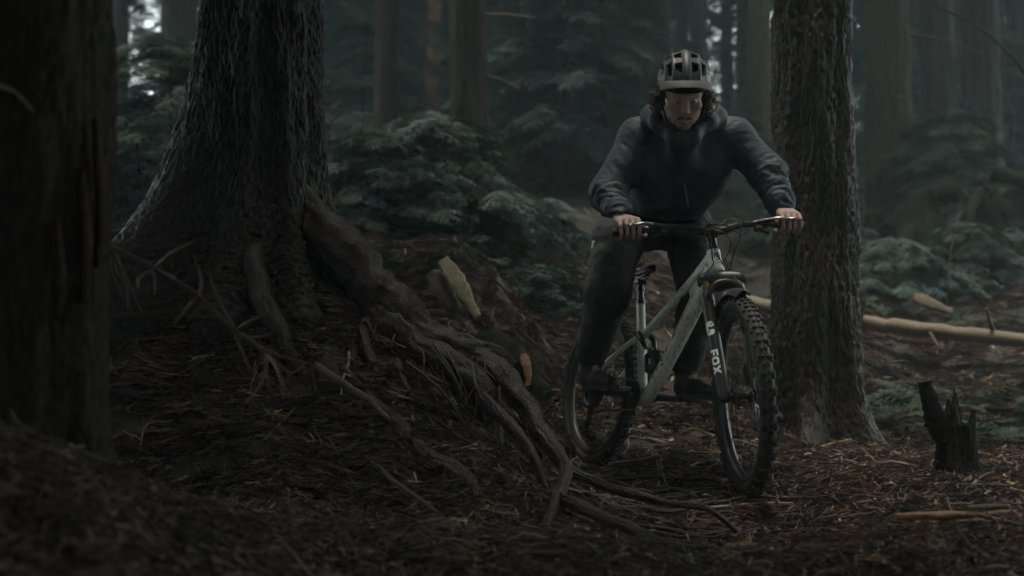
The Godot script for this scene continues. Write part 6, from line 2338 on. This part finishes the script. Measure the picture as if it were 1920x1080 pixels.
	var at := func(i: int, j: int, inset: float) -> Vector3:
		var th := deg_to_rad(lerpf(-84.0, 84.0, float(i) / nt))
		var ph := deg_to_rad(lerpf(-22.0, 202.0, float(j) / np))
		var q := Vector3(sin(th), cos(th) * sin(ph), cos(th) * cos(ph))
		var s := sin(th)
		var rib := 0.0045 * exp(-pow((absf(s) - 0.48) / 0.05, 2.0)) + 0.006 * exp(-pow(s / 0.13, 4.0)) + 0.003 * exp(-pow((absf(s) - 0.76) / 0.05, 2.0))
		return hc + hb * (ho + q * hr + q.normalized() * (rib - inset))
	for i in nt:
		for j in np:
			if not solid.call(i, j):
				continue
			var a: Vector3 = at.call(i, j, 0.0)
			var b2: Vector3 = at.call(i + 1, j, 0.0)
			var c2: Vector3 = at.call(i + 1, j + 1, 0.0)
			var d2: Vector3 = at.call(i, j + 1, 0.0)
			var mid := (a + c2) * 0.5
			var out3 := mid - (hc + hb * ho)
			var vs := []
			for q in [[i, j], [i + 1, j], [i + 1, j + 1], [i, j + 1]]:
				var p: Vector3 = at.call(q[0], q[1], 0.0)
				var du: Vector3 = (at.call(q[0] + 1, q[1], 0.0) as Vector3) - (at.call(q[0] - 1, q[1], 0.0) as Vector3)
				var dv: Vector3 = (at.call(q[0], q[1] + 1, 0.0) as Vector3) - (at.call(q[0], q[1] - 1, 0.0) as Vector3)
				var nn := du.cross(dv).normalized()
				if nn.dot(out3) < 0.0:
					nn = -nn
				vs.append(hl.vert(p, nn))
			hl.quad(vs[0], vs[1], vs[2], vs[3])
			for q in [[-1, 0, 0, 0, 0, 1], [1, 0, 1, 0, 1, 1], [0, -1, 0, 0, 1, 0], [0, 1, 0, 1, 1, 1]]:
				if not solid.call(i + q[0], j + q[1]):
					var p0: Vector3 = at.call(i + q[2], j + q[3], 0.0)
					var p1: Vector3 = at.call(i + q[4], j + q[5], 0.0)
					var e0: Vector3 = at.call(i + q[2], j + q[3], 0.020)
					var e1: Vector3 = at.call(i + q[4], j + q[5], 0.020)
					hl.flat(p0, p1, e1, e0, (p0 + p1) * 0.5 - mid)
	var hm := part("helmet", hl.mesh(), M.helmet, man, "wet dark grey open-face helmet with large vents")
	tb = MB.new()
	tb.ball(hc + hb * (ho + Vector3(0, 0.0, 0.0)), hr * 0.85, 40, 30, hb)
	# only the upper cap of the liner is kept
	var lim := MB.new()
	lim.v = tb.v
	lim.n = tb.n
	lim.uv = tb.uv
	for i in range(0, tb.ix.size(), 3):
		var c3 := (tb.v[tb.ix[i]] + tb.v[tb.ix[i + 1]] + tb.v[tb.ix[i + 2]]) / 3.0
		if (hb.transposed() * (c3 - hc)).y > 0.030:
			lim.ix.append_array(tb.ix.slice(i, i + 3))
	part_own("liner", lim.mesh(), M.foam, hm)
	# visor
	var vr := []
	for i in 25:
		var f := i / 24.0 * 2.0 - 1.0
		var a := f * 1.12
		var ring := []
		for j in 14:
			var u: float = (j if j < 7 else 13 - j) / 6.0
			var th: float = 0.0015 if j < 7 else -0.0015
			var inner := Vector3(sin(a) * 0.108, 0.048 + 0.022 * cos(a), cos(a) * 0.139 - 0.014)
			var tip := Vector3(sin(a) * 0.114, 0.050 - 0.030 * (1.0 - cos(a * 1.15)), cos(a) * 0.139 - 0.014 + 0.056 * pow(maxf(0.0, cos(a * 1.15)), 0.6) + 0.004)
			var p := inner.lerp(tip, u) + Vector3(0, th + 0.007 * sin(u * PI) * cos(a), 0)
			ring.append(hc + hb * p)
		vr.append(ring)
	tb = MB.new()
	tb.skin(vr)
	part_own("visor", tb.mesh(), M.visor, hm)
	tb = MB.new()
	for s: float in [-1.0, 1.0]:
		tb.tube(curve([hc + hb * Vector3(s * 0.090, 0.03, 0.01), hc + hb_head * Vector3(s * 0.080, -0.05, 0.018), hc + hb_head * Vector3(s * 0.052, -0.108, 0.025), hc + hb_head * Vector3(0, -0.128, 0.030)], 5), 0.0042, 6)
	part_own("strap", tb.mesh(), M.foam, hm)
	tb = MB.new()
	var shade_pad := []  # dark foam roll added as shade across the forehead
	for i in 25:
		var a := lerpf(-1.75, 1.75, i / 24.0)
		shade_pad.append(hc + hb_head * Vector3(sin(a) * 0.083, 0.046 - 0.010 * (1.0 - cos(a)), cos(a) * 0.096 - 0.010))
	tb.tube(shade_pad, 0.013, 10)
	part_own("brow_shade_pad", tb.mesh(), M.foam, hm)
